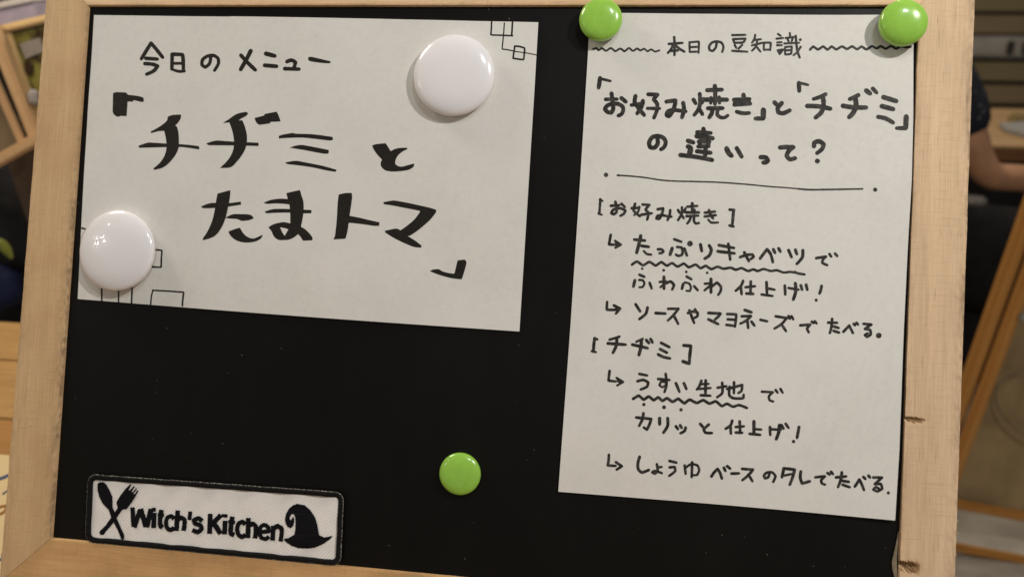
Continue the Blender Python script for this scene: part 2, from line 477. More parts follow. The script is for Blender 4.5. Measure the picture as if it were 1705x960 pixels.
class Ink:
    """collects pen strokes as flat shapes lying on a sheet; build() makes them one mesh"""
    def __init__(s, surf, z_of): s.v, s.f, s.z_of, s.surf, s.k = [], [], z_of, surf, 0
    def pt(s, cr, x, y):
        ox, oy, sc = CROPS[cr]
        p = B(ox + x / sc, oy + y / sc, s.surf); s_k = s.k
        return (p.x, p.y, s.z_of(p.x, p.y) + .00006 + (s.k % 7) * .000008)
    def stroke(s, cr, pts, wdt, taper=.12, ragged=0.0, cap='round'):
        s.k += 1
        if len(pts) == 1: return s.dot(cr, pts[0][0], pts[0][1], wdt / 2)
        sc = CROPS[cr][2]; path = catmull(pts, .9 * sc)
        n = len(path); base = len(s.v); ph = random.random() * 50
        tot = n - 1
        for i, (x, y) in enumerate(path):
            a = path[max(0, i - 1)]; b = path[min(n - 1, i + 1)]
            d = Vector((b[0] - a[0], b[1] - a[1]))
            if d.length < 1e-6: d = Vector((1, 0))
            d.normalize(); nx, ny = -d.y, d.x
            wv = wdt / 2 * (1 + .09 * noise.noise(Vector((i * .25, ph, 0))))
            e = min(i, tot - i) / max(1, tot)
            if i > tot * .6: wv *= 1 - taper * ((i / tot - .6) / .4) ** 1.5
            r1 = ragged * random.uniform(-1, 1) if ragged else .35 * noise.noise(Vector((i * .9, ph, 3)))
            r2 = ragged * random.uniform(-1, 1) if ragged else .35 * noise.noise(Vector((i * .9, ph, 8)))
            s.v += [s.pt(cr, x + nx * (wv + r1), y + ny * (wv + r1)), s.pt(cr, x - nx * (wv + r2), y - ny * (wv + r2))]
        for i in range(n - 1): s.f.append((base + 2 * i, base + 2 * i + 1, base + 2 * i + 3, base + 2 * i + 2))
        if cap == 'round':
            s.dot(cr, path[0][0], path[0][1], wdt / 2 * .98); s.dot(cr, path[-1][0], path[-1][1], wdt / 2 * (1 - taper) * .98)
            for q in pts[1:-1]: s.dot(cr, q[0], q[1], wdt / 2 * .93)
    def dot(s, cr, x, y, r):
        base = len(s.v); N = 12; ph = random.random() * 9
        s.v.append(s.pt(cr, x, y))
        for k in range(N):
            a = 2 * math.pi * k / N; rr = r * (1 + .07 * noise.noise(Vector((math.cos(a) * 2, math.sin(a) * 2, ph))))
            s.v.append(s.pt(cr, x + rr * math.cos(a), y + rr * math.sin(a)))
        for k in range(N): s.f.append((base, base + 1 + k, base + 1 + (k + 1) % N))
    def poly(s, cr, pts, holes=(), smooth=True, ragged=0.0):
        s.k += 1
        def sm(P):
            out = []
            n = len(P)
            for i in range(n):
                a, b, c = P[i - 1], P[i], P[(i + 1) % n]
                l1, l2 = math.dist(a, b), math.dist(b, c)
                v1 = ((b[0] - a[0]) / l1, (b[1] - a[1]) / l1); v2 = ((c[0] - b[0]) / l2, (c[1] - b[1]) / l2)
                cs = v1[0] * v2[0] + v1[1] * v2[1]
                r = min(l1, l2) * (.42 if cs > .5 else .12)
                p = (b[0] - v1[0] * r, b[1] - v1[1] * r); q = (b[0] + v2[0] * r, b[1] + v2[1] * r)
                out += [p, (.25 * p[0] + .5 * b[0] + .25 * q[0], .25 * p[1] + .5 * b[1] + .25 * q[1]), q]
            return out
        if smooth:                                  # ink spreads a little beyond the nib
            ar = sum(a[0] * b[1] - b[0] * a[1] for a, b in zip(pts, pts[1:] + pts[:1])); sg = 1 if ar > 0 else -1
            grown = []
            for i in range(len(pts)):
                a, b, c = pts[i - 1], pts[i], pts[(i + 1) % len(pts)]
                d = Vector((c[0] - a[0], c[1] - a[1])).normalized()
                grown.append((b[0] + d.y * sg * 3.0, b[1] - d.x * sg * 3.0))
            pts = grown
        loops = [sm(pts) if smooth else pts] + [list(h) for h in holes]
        if ragged:
            for li, P in enumerate(loops):
                Q = []
                for a, b in zip(P, P[1:] + P[:1]):
                    n = max(1, int(math.dist(a, b) / 5))
                    for k in range(n):
                        t = k / n; Q.append((a[0] + (b[0] - a[0]) * t + random.uniform(-1, 1) * ragged, a[1] + (b[1] - a[1]) * t + random.uniform(-1, 1) * ragged))
                loops[li] = Q
        base = len(s.v)
        tri = tessellate_polygon([[Vector((x, y, 0)) for x, y in L] for L in loops])
        for L in loops: s.v += [s.pt(cr, x, y) for x, y in L]
        s.f += [tuple(base + i for i in t) for t in tri]
    def build(s, name, m, parent, label=None):
        me = mesh(name, s.v, s.f)
        bm = bmesh.new(); bm.from_mesh(me)
        for f in bm.faces:
            if f.normal.z < 0: f.normal_flip()
        bm.to_mesh(me); bm.free()
        o = link(name, me, m, parent)
        if label: o['label'] = label
        return o

def write(ink, text, taper=.12, kw=1.0):
    """'crop width: x,y x,y ; x,y x,y @w ; o x,y r'"""
    for line in text.strip().splitlines():
        line = line.strip()
        if not line: continue
        head, body = line.split(':'); cr, wd_ = head.split(); wd_ = float(wd_)
        for st in body.split(';'):
            st = st.strip()
            if not st: continue
            ww = wd_
            if '@' in st: st, q = st.split('@'); ww = float(q)
            tk = st.split()
            if tk[0] == 'o':
                x, y = map(float, tk[1].split(',')); ink.k += 1; ink.dot(cr, x, y, float(tk[2])); continue
            ink.stroke(cr, [tuple(map(float, t.split(','))) for t in tk], ww * kw, taper)

def zl(x, y): return PZ + lift_left(x, y)
def zr(x, y): return PZ + lift_right(x, y)

k = Ink(PZ + .0005, zl)
write(k, '''
g 23: 200,107 160,170 122,232 ; 200,107 245,160 292,220 ; 158,228 250,234 ; 150,270 215,276 252,290 225,325 165,355
g 23: 368,195 366,315 ; 368,195 450,200 458,320 ; 372,268 450,268 @18 ; 385,322 420,332 468,330 @18
g 21: 678,215 668,270 635,298 608,282 612,240 650,212 700,206 735,228 740,268 708,325
g 26: 998,170 965,235 918,318 ; 920,205 965,255 1035,322 @24
g 27: 1120,192 1190,210 ; 1110,285 1205,293 @25
g 24: 1288,256 1325,244 1355,262 1345,302 ; 1270,312 1385,316
''', .1, 1.3)
k.poly('g', [(1462, 222), (1482, 220), (1560, 238), (1636, 256), (1632, 266), (1590, 266), (1520, 258), (1470, 250), (1458, 238)])
k.build('handwriting', M_ink, paper_left, 'small heading line in black pen')
k = Ink(PZ + .0005, zl)
def P(s): return [tuple(map(float, t.split(','))) for t in s.split()]
for cr, s in (
    ('a', '92,122 115,116 195,120 205,138 250,142 300,150 330,160 332,188 318,190 255,175 245,188 215,186 202,190 195,305 150,300 125,310 88,285'),
    ('a', '527,312 560,298 630,295 628,320 610,350 582,380 595,388 608,430 612,500 612,560 590,610 550,665 490,718 418,732 416,725 470,680 505,625 520,570 518,500 500,422 460,420 392,438 390,432 450,400 500,365 525,340'),
    ('a', '295,545 340,528 375,518 520,528 680,535 775,548 778,568 700,556 640,548 500,550 300,556'),
    ('a', '1020,355 1065,345 1120,340 1140,390 1157,460 1155,520 1140,575 1100,640 1040,705 1010,715 945,718 990,680 1030,630 1055,570 1060,500 1045,420'),
    ('a', '968,360 1020,330 1065,295 1110,280 1155,273 1165,285 1150,302 1110,322 1075,347 1020,352'),
    ('a', '835,525 880,510 915,502 1060,513 1250,520 1250,540 1060,536 850,534'),
    ('a', '1220,322 1295,303 1300,290 1395,272 1408,300 1425,345 1345,348 1340,360 1250,373 1228,345'),
    ('d', '118,368 150,358 185,352 230,345 250,352 380,355 480,368 545,378 548,395 530,402 430,390 300,375 180,380 140,382 118,385'),
    ('d', '205,460 250,446 295,440 400,458 515,482 512,505 490,507 440,500 330,478 250,465'),
    ('d', '165,582 220,570 260,567 350,585 470,608 578,640 570,650 500,640 380,612 250,595 180,588'),
    ('d', '865,445 890,435 970,428 990,460 1010,492 1040,475 1080,465 1140,464 1143,470 1100,490 1060,525 1043,570 1045,595 1075,615 1110,615 1160,600 1198,590 1195,610 1160,635 1100,645 1020,650 965,640 935,610 932,580 945,555 905,515 875,470'),
    ('b', '205,158 305,130 300,190 285,260 270,340 235,430 180,500 90,525 88,518 125,465 165,380 185,290 193,230'),
    ('b', '75,262 110,245 150,233 190,232 290,236 388,222 390,240 300,255 180,268 90,270'),
    ('b', '268,350 300,332 335,320 380,322 440,322 475,330 490,350 460,365 395,372 365,355 300,352'),
    ('b', '293,460 345,440 382,430 400,465 430,498 470,516 500,516 530,502 565,485 550,512 510,535 450,545 390,540 340,520 305,485'),
    ('b', '570,230 620,208 700,195 780,202 780,238 700,230 640,230 600,235'),
    ('b', '580,300 640,280 700,278 780,280 860,284 950,288 950,308 880,310 780,302 650,305 590,310'),
    ('c', '548,212 600,200 650,200 652,230 640,320 630,382 700,395 800,420 872,435 868,458 830,458 750,445 625,432 615,500 600,560 505,566 520,540 535,400 540,280'),
    ('c', '905,275 950,266 990,260 1100,280 1280,320 1325,335 1325,350 1280,410 1180,495 1120,535 1098,545 1150,575 1208,620 1205,632 1150,628 1060,590 980,550 920,510 920,502 1000,485 1022,487 1042,500 1100,460 1160,410 1205,340 1080,315 980,295 910,285'),
    ('c', '1500,738 1555,732 1568,750 1550,820 1530,885 1440,875 1340,845 1278,820 1300,812 1350,808 1370,825 1420,840 1475,845 1490,780')):
    k.poly(cr, P(s))
k.poly('b', P('752,152 805,140 858,128 868,170 885,215 887,300 875,370 865,420 900,440 940,480 960,510 958,525 885,528 870,500 845,475 810,505 770,522 690,525 655,500 635,450 610,425 650,400 730,382 785,395 785,330 780,250 765,200'),
       holes=[P('702,424 738,430 768,440 752,468 738,492 718,462')])
k.build('handwriting', M_ink, paper_left, 'large brush-lettered menu title in two lines')
for txt in ("""
e 13: 857,76 855,130 852,183 940,188 1025,192 ; 1024,84 1021,140 1017,190 @14
e 10: 959,90 955,150 949,220 943,298 985,304 1030,313 ; 1030,315 1080,322 1150,332 1218,346 @8
e 14: 1042,275 1080,278 1120,292 1118,340 1112,382 1070,378 1030,372 1036,320 1042,280""",
"""f 14: 84,240 108,246""", """f 14: 640,410 720,418 716,480 712,550 630,547""",
"""f 14: 236,700 236,820""", """f 13: 372,730 370,829""", """f 14: 481,700 478,770 475,834""",
"""f 12: 645,735 760,741 890,750 @13 ; 647,732 635,780 628,845 ; 893,752 887,800 882,858 @14"""):
    k = Ink(PZ + .0005, zl); write(k, txt, .02)
    k.build('pen_doodle', M_ink, paper_left)

LINES = [('heading line between two wavy rules', '''
K 26: 545,775 590,757 635,790 680,757 745,800 825,757 895,805 975,765 1040,808 1110,757 1175,803 1240,765 1290,795 1350,770 1405,810 1460,780 1520,815 1590,795
A 17: 708,105 712,180 710,250 ; 665,160 775,152 ; 700,165 685,200 658,232 ; 715,165 745,195 790,222 ; 682,216 740,212
A 14: 830,145 832,225 ; 830,148 905,142 903,232 ; 835,186 900,183 ; 832,224 900,222
A 16: 1048,150 1040,190 1015,216 992,208 988,180 1010,150 1050,140 1088,152 1102,185 1092,224
A 15: 1172,90 1278,88 ; 1180,122 1188,150 ; 1178,122 1278,118 1262,146 1190,150 ; 1192,168 1205,192 ; 1252,168 1222,198 ; 1172,215 1292,222
B 14: 276,88 268,125 250,150 ; 262,130 322,122 ; 250,172 335,150 ; 292,130 282,180 250,214 ; 285,180 318,222 ; 346,150 344,208 ; 346,150 400,150 396,210 ; 350,206 392,205
B 14: 458,80 480,95 ; 446,118 500,112 ; 452,148 488,146 ; 450,170 490,170 ; 455,210 500,204 472,240 455,212 ; 470,222 480,225
B 14: 553,72 556,105 ; 520,112 585,104 ; 535,122 545,140 ; 575,118 568,138 ; 508,156 628,150 ; 515,185 568,180 562,238 516,244 515,188 ; 518,212 562,208 ; 600,95 606,160 615,220 632,268 @16; 640,182 612,225 582,250 ; o 637,125 12
B 16: 715,205 740,180 778,203 820,180 855,205 887,180 925,203 970,180 1010,200 1050,180 1090,203 1125,182 1165,205 1208,180 1245,197 1278,180 1315,200 1360,180 1400,200 1440,182 1478,190 1515,188
'''), ('bold question in thick marker, first line', '''
A 26: 115,432 110,470 104,508 ; 118,436 198,455 @17
A 25: 207,555 214,610 220,680 205,708 175,702 155,680 170,655 215,637 262,640 297,662 300,695 284,722 262,732 ; 160,602 252,600 @22 ; 286,592 322,622
A 25: 399,576 392,622 420,668 468,728 ; 366,648 462,634 @22; 458,615 446,665 412,715
A 24: 500,563 575,566 545,602 572,640 568,695 546,750 ; 495,675 592,676 @20
A 25: 646,622 718,612 714,645 692,705 665,738 648,730 656,702 695,688 740,692 800,700 ; 780,632 786,680 770,748
A 24: 862,606 880,636 ; 944,600 930,632 ; 912,560 914,640 898,690 868,728 ; 908,678 934,722
A 26: 1033,495 1036,560 1034,640 ; 972,530 1090,526 ; 962,606 1130,606 @28; 1002,590 1000,635 @20; 1068,585 1070,635 @20; 978,675 1095,674 ; 1014,680 1008,715 988,748 ; 1058,680 1052,725 1080,748 1112,748 1136,732 @22
A 24: 1185,606 1312,600 ; 1188,646 1318,638 ; 1262,566 1270,640 @26 ; 1190,626 1310,620 @22 ; 1208,702 1255,714 1308,712
A 32: 1421,688 1420,752 ; 1420,755 1358,756 @26
A 27: 1510,627 1545,658 ; 1568,632 1536,676 1542,704 1575,714 1632,690
B 26: 625,472 628,535 ; 628,470 698,487 @17
B 28: 838,562 790,585 742,600 @24 ; 816,580 822,640 805,705 758,748 ; 692,655 790,660 876,678
B 30: 1098,570 1065,588 1030,602 @26 ; 1075,600 1080,655 1055,715 1026,745 ; 976,655 1060,668 1160,670 @28 ; 1162,535 1192,558 @29 ; 1213,518 1244,552 @24
B 29: 1298,588 1400,620 ; 1285,660 1375,684 ; 1256,745 1315,758 1374,792 @26
B 30: 1478,745 1474,835 ; 1472,836 1404,836 @25
'''), ('bold question in thick marker, second line', '''
C 26: 572,135 576,190 548,222 516,216 508,180 532,138 580,128 625,145 640,180 626,218 602,234
C 27: 818,166 862,180 ; 820,212 840,225 828,262 @30 ; 848,240 838,272 @20 ; 758,280 890,296 1012,320
C 26: 942,70 945,125 ; 892,98 1000,104 ; 888,128 1015,146 @30 ; 905,172 990,174 ; 985,178 978,212 @24 ; 908,178 925,215 @24 ; 900,212 985,210 @24 ; 890,250 1000,262 ; 960,215 955,290 @26
C 30: 1127,228 1142,262 1166,286 ; 1208,226 1228,260 1247,293 @27
C 28: 1400,297 1440,300 1456,325 1440,338 1420,340
D 27: 474,219 530,215 580,216 545,245 528,285 552,314 594,304
D 27: 745,208 748,180 785,170 820,192 812,228 770,264 ; o 772,328 20
'''), ('thin ruled line with a dot at each end', '''
C 11: 258,440 380,449 480,460 600,479 700,487 900,492 1100,500 1300,515 1480,532 1600,540 1700,549
D 13: 618,549 700,556 850,555 1000,553 1132,551 ; o 1231,558 17
C 11: o 163,437 18 ; 255,440 275,442 @14
'''), ('first bracketed heading', '''
C 18: 118,632 114,690 110,745 @17 ; 114,632 136,646 @14 ; 102,746 130,756 @14
C 18: 238,652 246,735 225,752 205,742 222,716 278,704 318,722 305,748 278,764 ; 202,684 268,680 ; 286,668 314,694
C 18: 396,668 384,722 434,768 ; 368,704 430,700 ; 430,692 418,735 388,758 @15
C 18: 456,674 510,678 480,715 502,742 492,795 ; 444,756 528,744
C 18: 576,712 620,706 612,745 588,788 566,786 575,765 612,760 645,766 686,772 ; 676,720 670,765 655,798
C 17: 738,718 752,742 ; 798,706 786,735 ; 770,698 768,748 738,800 ; 765,755 784,785 ; 852,666 853,740 @20; 812,692 892,686 ; 804,738 905,738 @20 ; 870,716 868,745 ; 805,768 900,764 ; 840,770 832,800 812,826 ; 868,768 866,808 880,826 905,822
C 18: 952,740 1034,732 ; 952,770 1040,760 ; 986,720 1000,762 1018,786 ; 980,796 1002,818 1058,818 @15
C 18: 1150,716 1188,718 ; 1182,722 1172,835 @20 ; 1150,842 1182,850
'''), ('arrow and wavy-underlined line below the first heading', '''
E 20: 201,52 194,90 188,128 245,131 @18 ; 235,100 282,130 238,155 @16 ; 245,118 262,130 248,142 @18
E 19: 390,90 475,98 ; 441,60 428,120 408,195 @22 ; 448,140 505,148 ; 466,182 488,204 525,210 @16
E 18: 578,168 606,168 622,184 610,196 590,199
E 18: 708,88 765,108 ; 732,150 766,154 776,185 768,212 740,220 722,210 ; 692,160 675,210 @22 ; 790,162 800,190 810,218 ; o 834,123 23
E 21: 918,130 928,182 ; 988,138 1004,170 990,215 952,242
E 20: 1065,135 1185,157 ; 1056,184 1190,200 ; 1140,124 1148,190 1156,250 @18
E 19: 1235,230 1290,212 1335,212 1342,228 1320,245 ; 1268,192 1285,225 1305,262
E 20: 1395,240 1425,200 1450,168 1478,205 1496,270 ; 1500,168 1514,196 ; 1542,160 1556,186
F 20: 542,175 566,230 ; 596,172 608,206 ; 656,176 652,230 608,284
F 18: 762,238 840,226 816,250 812,276 850,294 ; 868,206 882,226 ; 912,202 930,222
E 17: 370,290 410,265 460,295 510,268 560,297 605,270 650,298 690,278 735,305 785,282 825,310 880,290 920,318 960,300 1005,325 1055,307 1100,322 1160,315 1200,330 1245,318 1300,340 1340,328 1375,340 1420,325 1480,340 1530,335 1580,352 1640,348 1700,360
F 17: 590,348 620,360 670,368
'''), ('second dotted line below the first heading', '''
E 16: o 453,322 11 ; o 624,335 12 ; o 805,348 11 ; o 972,355 11
E 18: 430,370 470,387 ; 428,412 458,415 470,440 455,468 430,470 @15 ; 394,415 382,465 @20 ; 512,435 528,480
E 18: 626,388 627,482 @20 ; 592,428 645,424 @16 ; 640,435 598,470 @16 ; 640,440 680,424 706,452 692,488
E 18: 808,385 845,406 ; 792,432 826,440 842,470 832,500 806,498 @15 ; 780,445 770,482 @20 ; 868,462 896,494
E 18: 1002,405 1002,512 @21 ; 952,442 1008,438 @16 ; 1005,450 950,495 @16 ; 1012,462 1050,434 1082,468 1076,508 1060,530
E 19: 1258,420 1245,455 1200,498 ; 1240,462 1247,525 ; 1278,470 1355,462 @17 ; 1320,425 1318,520 ; 1286,520 1340,523
E 19: 1446,430 1450,522 ; 1452,478 1510,490 @17 ; 1406,528 1495,540 @17
F 19: 512,458 516,528 ; 542,476 622,490 @17 ; 596,440 600,500 580,568 @22 ; 640,455 650,490 ; 682,450 692,490
F 19: 806,460 798,495 790,520 ; o 763,573 13
'''), ('arrow line of the first heading, third line', '''
E 18: 172,588 170,648 262,650 ; 226,615 276,640 242,680 ; 245,632 262,648
E 19: 400,606 436,662 ; 495,632 482,680 430,724 ; 560,676 638,680
E 18: 660,642 742,642 705,690 658,735 ; 702,690 740,762
E 18: 818,676 855,664 895,672 894,700 872,714 ; 830,654 848,705 868,755 ; 874,646 882,662
E 19: 982,675 1078,680 1060,705 1034,728 ; 982,726 1060,764
E 18: 1132,684 1204,688 1194,785 ; 1136,726 1192,730 ; 1126,770 1190,778
E 18: 1272,652 1326,670 @20 ; 1248,702 1322,700 1290,732 1238,760 ; 1292,728 1300,795 ; 1326,744 1350,776 ; 1398,730 1452,742
E 18: 1520,702 1608,716 1570,760 1510,800 ; 1566,765 1602,820 ; 1622,700 1632,722 ; 1646,702 1660,726
F 18: 636,774 716,768 690,800 704,830 ; 728,745 742,756 ; 752,742 766,758
F 18: 858,752 930,754 ; 890,722 884,790 872,836 ; 905,784 942,795 ; 902,818 946,832
F 18: 980,825 1026,776 1056,836 ; 1062,762 1072,774 ; 1084,754 1096,768
F 18: 1140,762 1202,768 1150,802 1192,812 1196,846 1166,866 1150,850 1172,838 ; o 1260,855 23
'''), ('second bracketed heading', '''
G 20: 72,62 66,110 62,168 ; 70,62 94,70 @17 ; 50,164 82,172 @17
G 20: 270,48 235,60 190,72 @17 ; 250,62 245,120 218,178 ; 178,102 320,112
G 20: 456,66 405,90 @17 ; 446,80 442,130 426,195 @22 ; 374,112 496,140 ; 486,76 506,100 ; 520,68 534,94
G 19: 604,98 670,132 ; 596,148 650,176 ; 580,190 620,210 675,222
G 22: 785,118 840,124 834,190 828,262 ; 778,246 828,264 @22
'''), ('arrow and wavy-underlined line below the second heading', '''
G 20: 192,322 187,360 184,398 242,406 @18 ; 248,378 300,410 252,438 @16 ; 262,398 275,410 @20
G 18: 430,346 492,358 ; 415,404 462,394 500,414 492,446 440,470
G 18: 580,386 670,394 ; 640,346 646,440 630,490 ; 642,412 605,408 590,436 615,452 642,432 @15
G 19: 722,420 750,488 ; 786,420 806,466
G 18: 926,400 912,440 890,470 ; 912,428 985,425 @15 ; 906,466 1000,458 @16 ; 960,398 958,515 @20; 920,516 998,520
G 18: 1056,456 1126,444 ; 1092,416 1092,500 1052,532 ; 1132,466 1252,434 1246,482 1222,498 ; 1187,412 1186,500 ; 1152,448 1150,518 1178,538 1262,538 1264,512
G 17: 1410,488 1498,492 1466,526 1472,556 1500,566 ; 1520,474 1536,496 ; 1558,466 1576,496
G 19: 380,545 425,520 465,550 505,526 545,555 580,533 615,560 650,540 695,568 740,545 790,580 830,552 890,577 940,556 990,582 1040,565 1090,602 1130,585 1180,607 1225,595 1290,618
G 16: o 466,590 14 ; o 627,612 16 ; o 763,632 14
'''), ('second dotted line below the second heading', '''
G 19: 405,694 524,706 508,755 490,790 466,774 ; 462,660 455,705 428,760
G 20: 592,700 592,748 @22 ; 656,700 656,760 622,815
G 19: 722,764 738,786 ; 756,756 768,776 ; 800,774 792,800 758,820
G 19: 916,745 948,780 ; 985,750 945,790 958,814 1010,818
G 19: 1172,720 1160,755 1120,784 ; 1158,765 1162,822 ; 1200,770 1266,764 @17 ; 1232,725 1236,812 ; 1202,814 1252,816
G 19: 1346,726 1346,824 @22 ; 1350,786 1405,790 @17 ; 1312,824 1396,832
G 19: 1474,770 1476,832 ; 1480,788 1562,790 @17 ; 1550,756 1544,812 1524,866 @22 ; 1566,754 1582,782 ; 1600,744 1622,776
H 20: 626,770 618,815 610,855 ; o 582,885 14
'''), ('last arrow line near the foot of the sheet', '''
I 18: 186,512 184,555 178,595 240,600 ; 242,570 290,602 248,630
I 20: 432,528 418,580 422,628 450,652 505,632
I 17: 570,586 574,644 552,662 532,650 552,640 610,658 ; 576,612 608,608
I 18: 670,560 726,574 ; 672,612 712,610 716,640 668,680
I 18: 792,596 800,664 ; 806,610 845,586 895,598 908,635 890,672 850,674 @16 ; 852,572 848,690
I 19: 1006,685 1030,650 1056,625 1074,655 1090,702 ; 1106,615 1118,640 ; 1132,602 1156,622 ; 1166,662 1226,660
I 19: 1252,624 1338,630 1306,670 1254,714 ; 1302,670 1334,722
I 18: 1472,656 1460,690 1436,700 1426,676 1450,654 1492,652 1518,682 1500,728
J 20: 504,620 498,655 490,690 ; 504,620 590,630 575,690 552,750 ; 512,676 568,664 @16
J 20: 640,645 636,690 650,738 712,722
J 18: 756,690 832,682 802,714 808,738 832,748 ; 852,655 870,668 ; 880,645 896,664
J 19: 920,690 1000,682 ; 966,650 960,700 936,766 ; 975,718 1022,725 ; 972,748 1028,768
J 19: 1070,762 1106,706 1122,740 1142,790 ; 1138,686 1154,702 ; 1178,676 1190,690
J 18: 1216,690 1286,690 1228,742 1276,742 1286,778 1248,800 1216,786 1236,766 1262,780 ; o 1335,812 13
''')]
for lab, txt in LINES:
    k = Ink(PZ + .001, zr); write(k, txt, .10, 1.1 if 'ruled' in lab else 1.36 if 'bold' in lab else 1.27); k.build('handwriting', M_ink2, paper_right, lab)

# ------------------------------------------------------------------ magnets
def magnet(name, cx, cy, rpx, zbase, height, m, label, group, dome=.0012, tilt=(0, 0), small=False):
    """round button magnet: moulded cap with rounded shoulder over a dark magnet disc"""
    out = zbase + height * .55
    c = B(cx, cy, out); r = ((B(cx + rpx, cy, out) - c).length + (B(cx, cy + rpx, out) - c).length) / 2
    M = BOARD_M @ Matrix.Translation((c.x, c.y, zbase)) @ Matrix.Rotation(tilt[0], 4, 'X') @ Matrix.Rotation(tilt[1], 4, 'Y')
    root = thing(name, label, 'magnet', mw=M, group=group)
    prof = [(r * .93, 0), (r * .975, height * .10), (r * .995, height * .28), (r, height * .45)]
    hh = height * .55 - dome
    for i in range(1, 31):
        a = math.pi / 2 * i / 30; q = math.cos(a) ** .42          # shoulder of a super-ellipse
        prof.append((r * q, height * .45 + hh * math.sin(a) ** .95 + dome * (1 - q * q)))
    prof[-1] = (0, prof[-1][1])
    S = 96; vs, fs = [], []
    for (q, z) in prof[:-1]:
        for s in range(S):
            a = 2 * math.pi * s / S; vs.append((q * math.cos(a), q * math.sin(a), z))
    vs.append((0, 0, prof[-1][1])); n = len(prof) - 1
    for i in range(n - 1):
        for s in range(S):
            t = (s + 1) % S; fs.append((i * S + s, i * S + t, (i + 1) * S + t, (i + 1) * S + s))
    for s in range(S): fs.append(((n - 1) * S + s, (n - 1) * S + (s + 1) % S, len(vs) - 1))
    link('cap', mesh('cap', vs, fs, True), m, root)
    vs = [(r * .8 * math.cos(2 * math.pi * s / 40), r * .8 * math.sin(2 * math.pi * s / 40), z) for z in (0.0002, height * .45) for s in range(40)]
    fs = [(s, (s + 1) % 40, 40 + (s + 1) % 40, 40 + s) for s in range(40)] + [tuple(reversed(range(40)))]
    link('magnet_disc', mesh('magnet_disc', vs, fs), M_board, root)
    return root
GW = 'white round magnets on the left sheet'; GG = 'small green round magnets on the board'
ZP = PZ + .0011
magnet('round_magnet', 755, 124.5, 67.5, ZP, .0108, M_white, 'large white magnet near the top right of the left sheet', GW, .0016)
magnet('round_magnet', 192.8, 417, 65.2, ZP, .0108, M_white, 'large white magnet overhanging the left edge of the left sheet', GW, .0022, tilt=(math.radians(-1), math.radians(-2.0)))
magnet('round_magnet', 1000, 32, 35.7, .0004, .0092, M_green, 'small green magnet on the top rail over the left corner of the right sheet', GG, .0014)
magnet('round_magnet', 1505.5, 36.5, 39.5, .0028, .0105, M_green, 'small green magnet at the top right corner of the frame, the brightest one', GG, .0026, tilt=(math.radians(2), math.radians(-3)))
magnet('round_magnet', 765.5, 788.5, 35.0, RECESS, .0075, M_green, 'small green magnet alone on the black panel, holding nothing', GG, .0014)

# ------------------------------------------------------------------ embroidered patch
patch = thing('embroidered_patch', 'white embroidered kitchen name patch with black border on the bottom ledge', 'patch', mw=BOARD_M)
PT = RECESS + .0022
def make_twill():
    m, nt, b = mat('white_twill', .85, (.68, .65, .63), .2)
    tc = add(nt, 'ShaderNodeTexCoord')
    mp = add(nt, 'ShaderNodeMapping'); mp.inputs['Rotation'].default_value = (0, 0, math.radians(42))
    nt.links.new(tc.outputs['Object'], mp.inputs['Vector'])
    wv = add(nt, 'ShaderNodeTexWave'); wv.inputs['Scale'].default_value = 170; wv.inputs['Distortion'].default_value = .6
    nt.links.new(mp.outputs[0], wv.inputs['Vector'])
    n = tex_noise(nt, tc.outputs['Object'], 60, 3)
    c = ramp(nt, wv.outputs['Fac'], [(.1, (.86, .84, .81)), (.7, (.95, .93, .90))])
    c = mix(nt, c, (.76, .735, .705), ramp(nt, n, [(.45, (0, 0, 0)), (.7, (.4,) * 3)]))
    nt.links.new(c, b.inputs['Base Color'])
    bump(nt, b, wv.outputs['Fac'], .35, .0003)
    return m
M_twill = make_twill()
def make_thread(name, col, hi, scale, lo=.4, up_=.78):
    m, nt, b = mat(name, .75, col, .12)
    tc = add(nt, 'ShaderNodeTexCoord')
    n = tex_noise(nt, tc.outputs['Object'], scale, 3, .8)
    nt.links.new(ramp(nt, n, [(lo, col), (up_, hi)]), b.inputs['Base Color'])
    return m
M_thread = make_thread('black_thread', (.004, .004, .006), (.012, .012, .015), 2600)
M_edge = make_thread('black_border_thread', (.005, .005, .006), (.028, .026, .023), 3000)
M_pale = make_thread('loose_pale_thread', (.05, .047, .042), (.62, .58, .52), 900, .47, .68)
def zpatch(x, y): return PT + .0005 * math.sin((x + .25) * 230 + 1.3 * math.sin(y * 60)) + .0003 * noise.noise(Vector((x * 40, y * 40, 2)))
oc = [(147.5, 788.5), (573, 819.0), (567.5, 941.0), (143.0, 901.0)]
oc = [B(*p, PT) for p in oc]
def rounded(c, r, inset, n=12):
    out = []
    cen = sum(c, Vector((0, 0))) / 4
    for i in range(4):
        p, a, b = c[i], c[i - 1], c[(i + 1) % 4]
        d1, d2 = (a - p).normalized(), (b - p).normalized()
        q = p + (d1 + d2) * (r)
        for k in range(n + 1):
            t = k / n * math.pi / 2
            v = (-d2 * math.cos(t) - d1 * math.sin(t))
            out.append(q + v * (r - inset))
    return out
def resample(loop, step):
    out = []
    for a, b in zip(loop, loop[1:] + loop[:1]):
        L = (b - a).length; n = max(1, int(round(L / step)))
        for k in range(n): out.append(a.lerp(b, k / n))
    return out
RAD = .0062
lp = resample(rounded(oc, RAD, .0012), .0012)
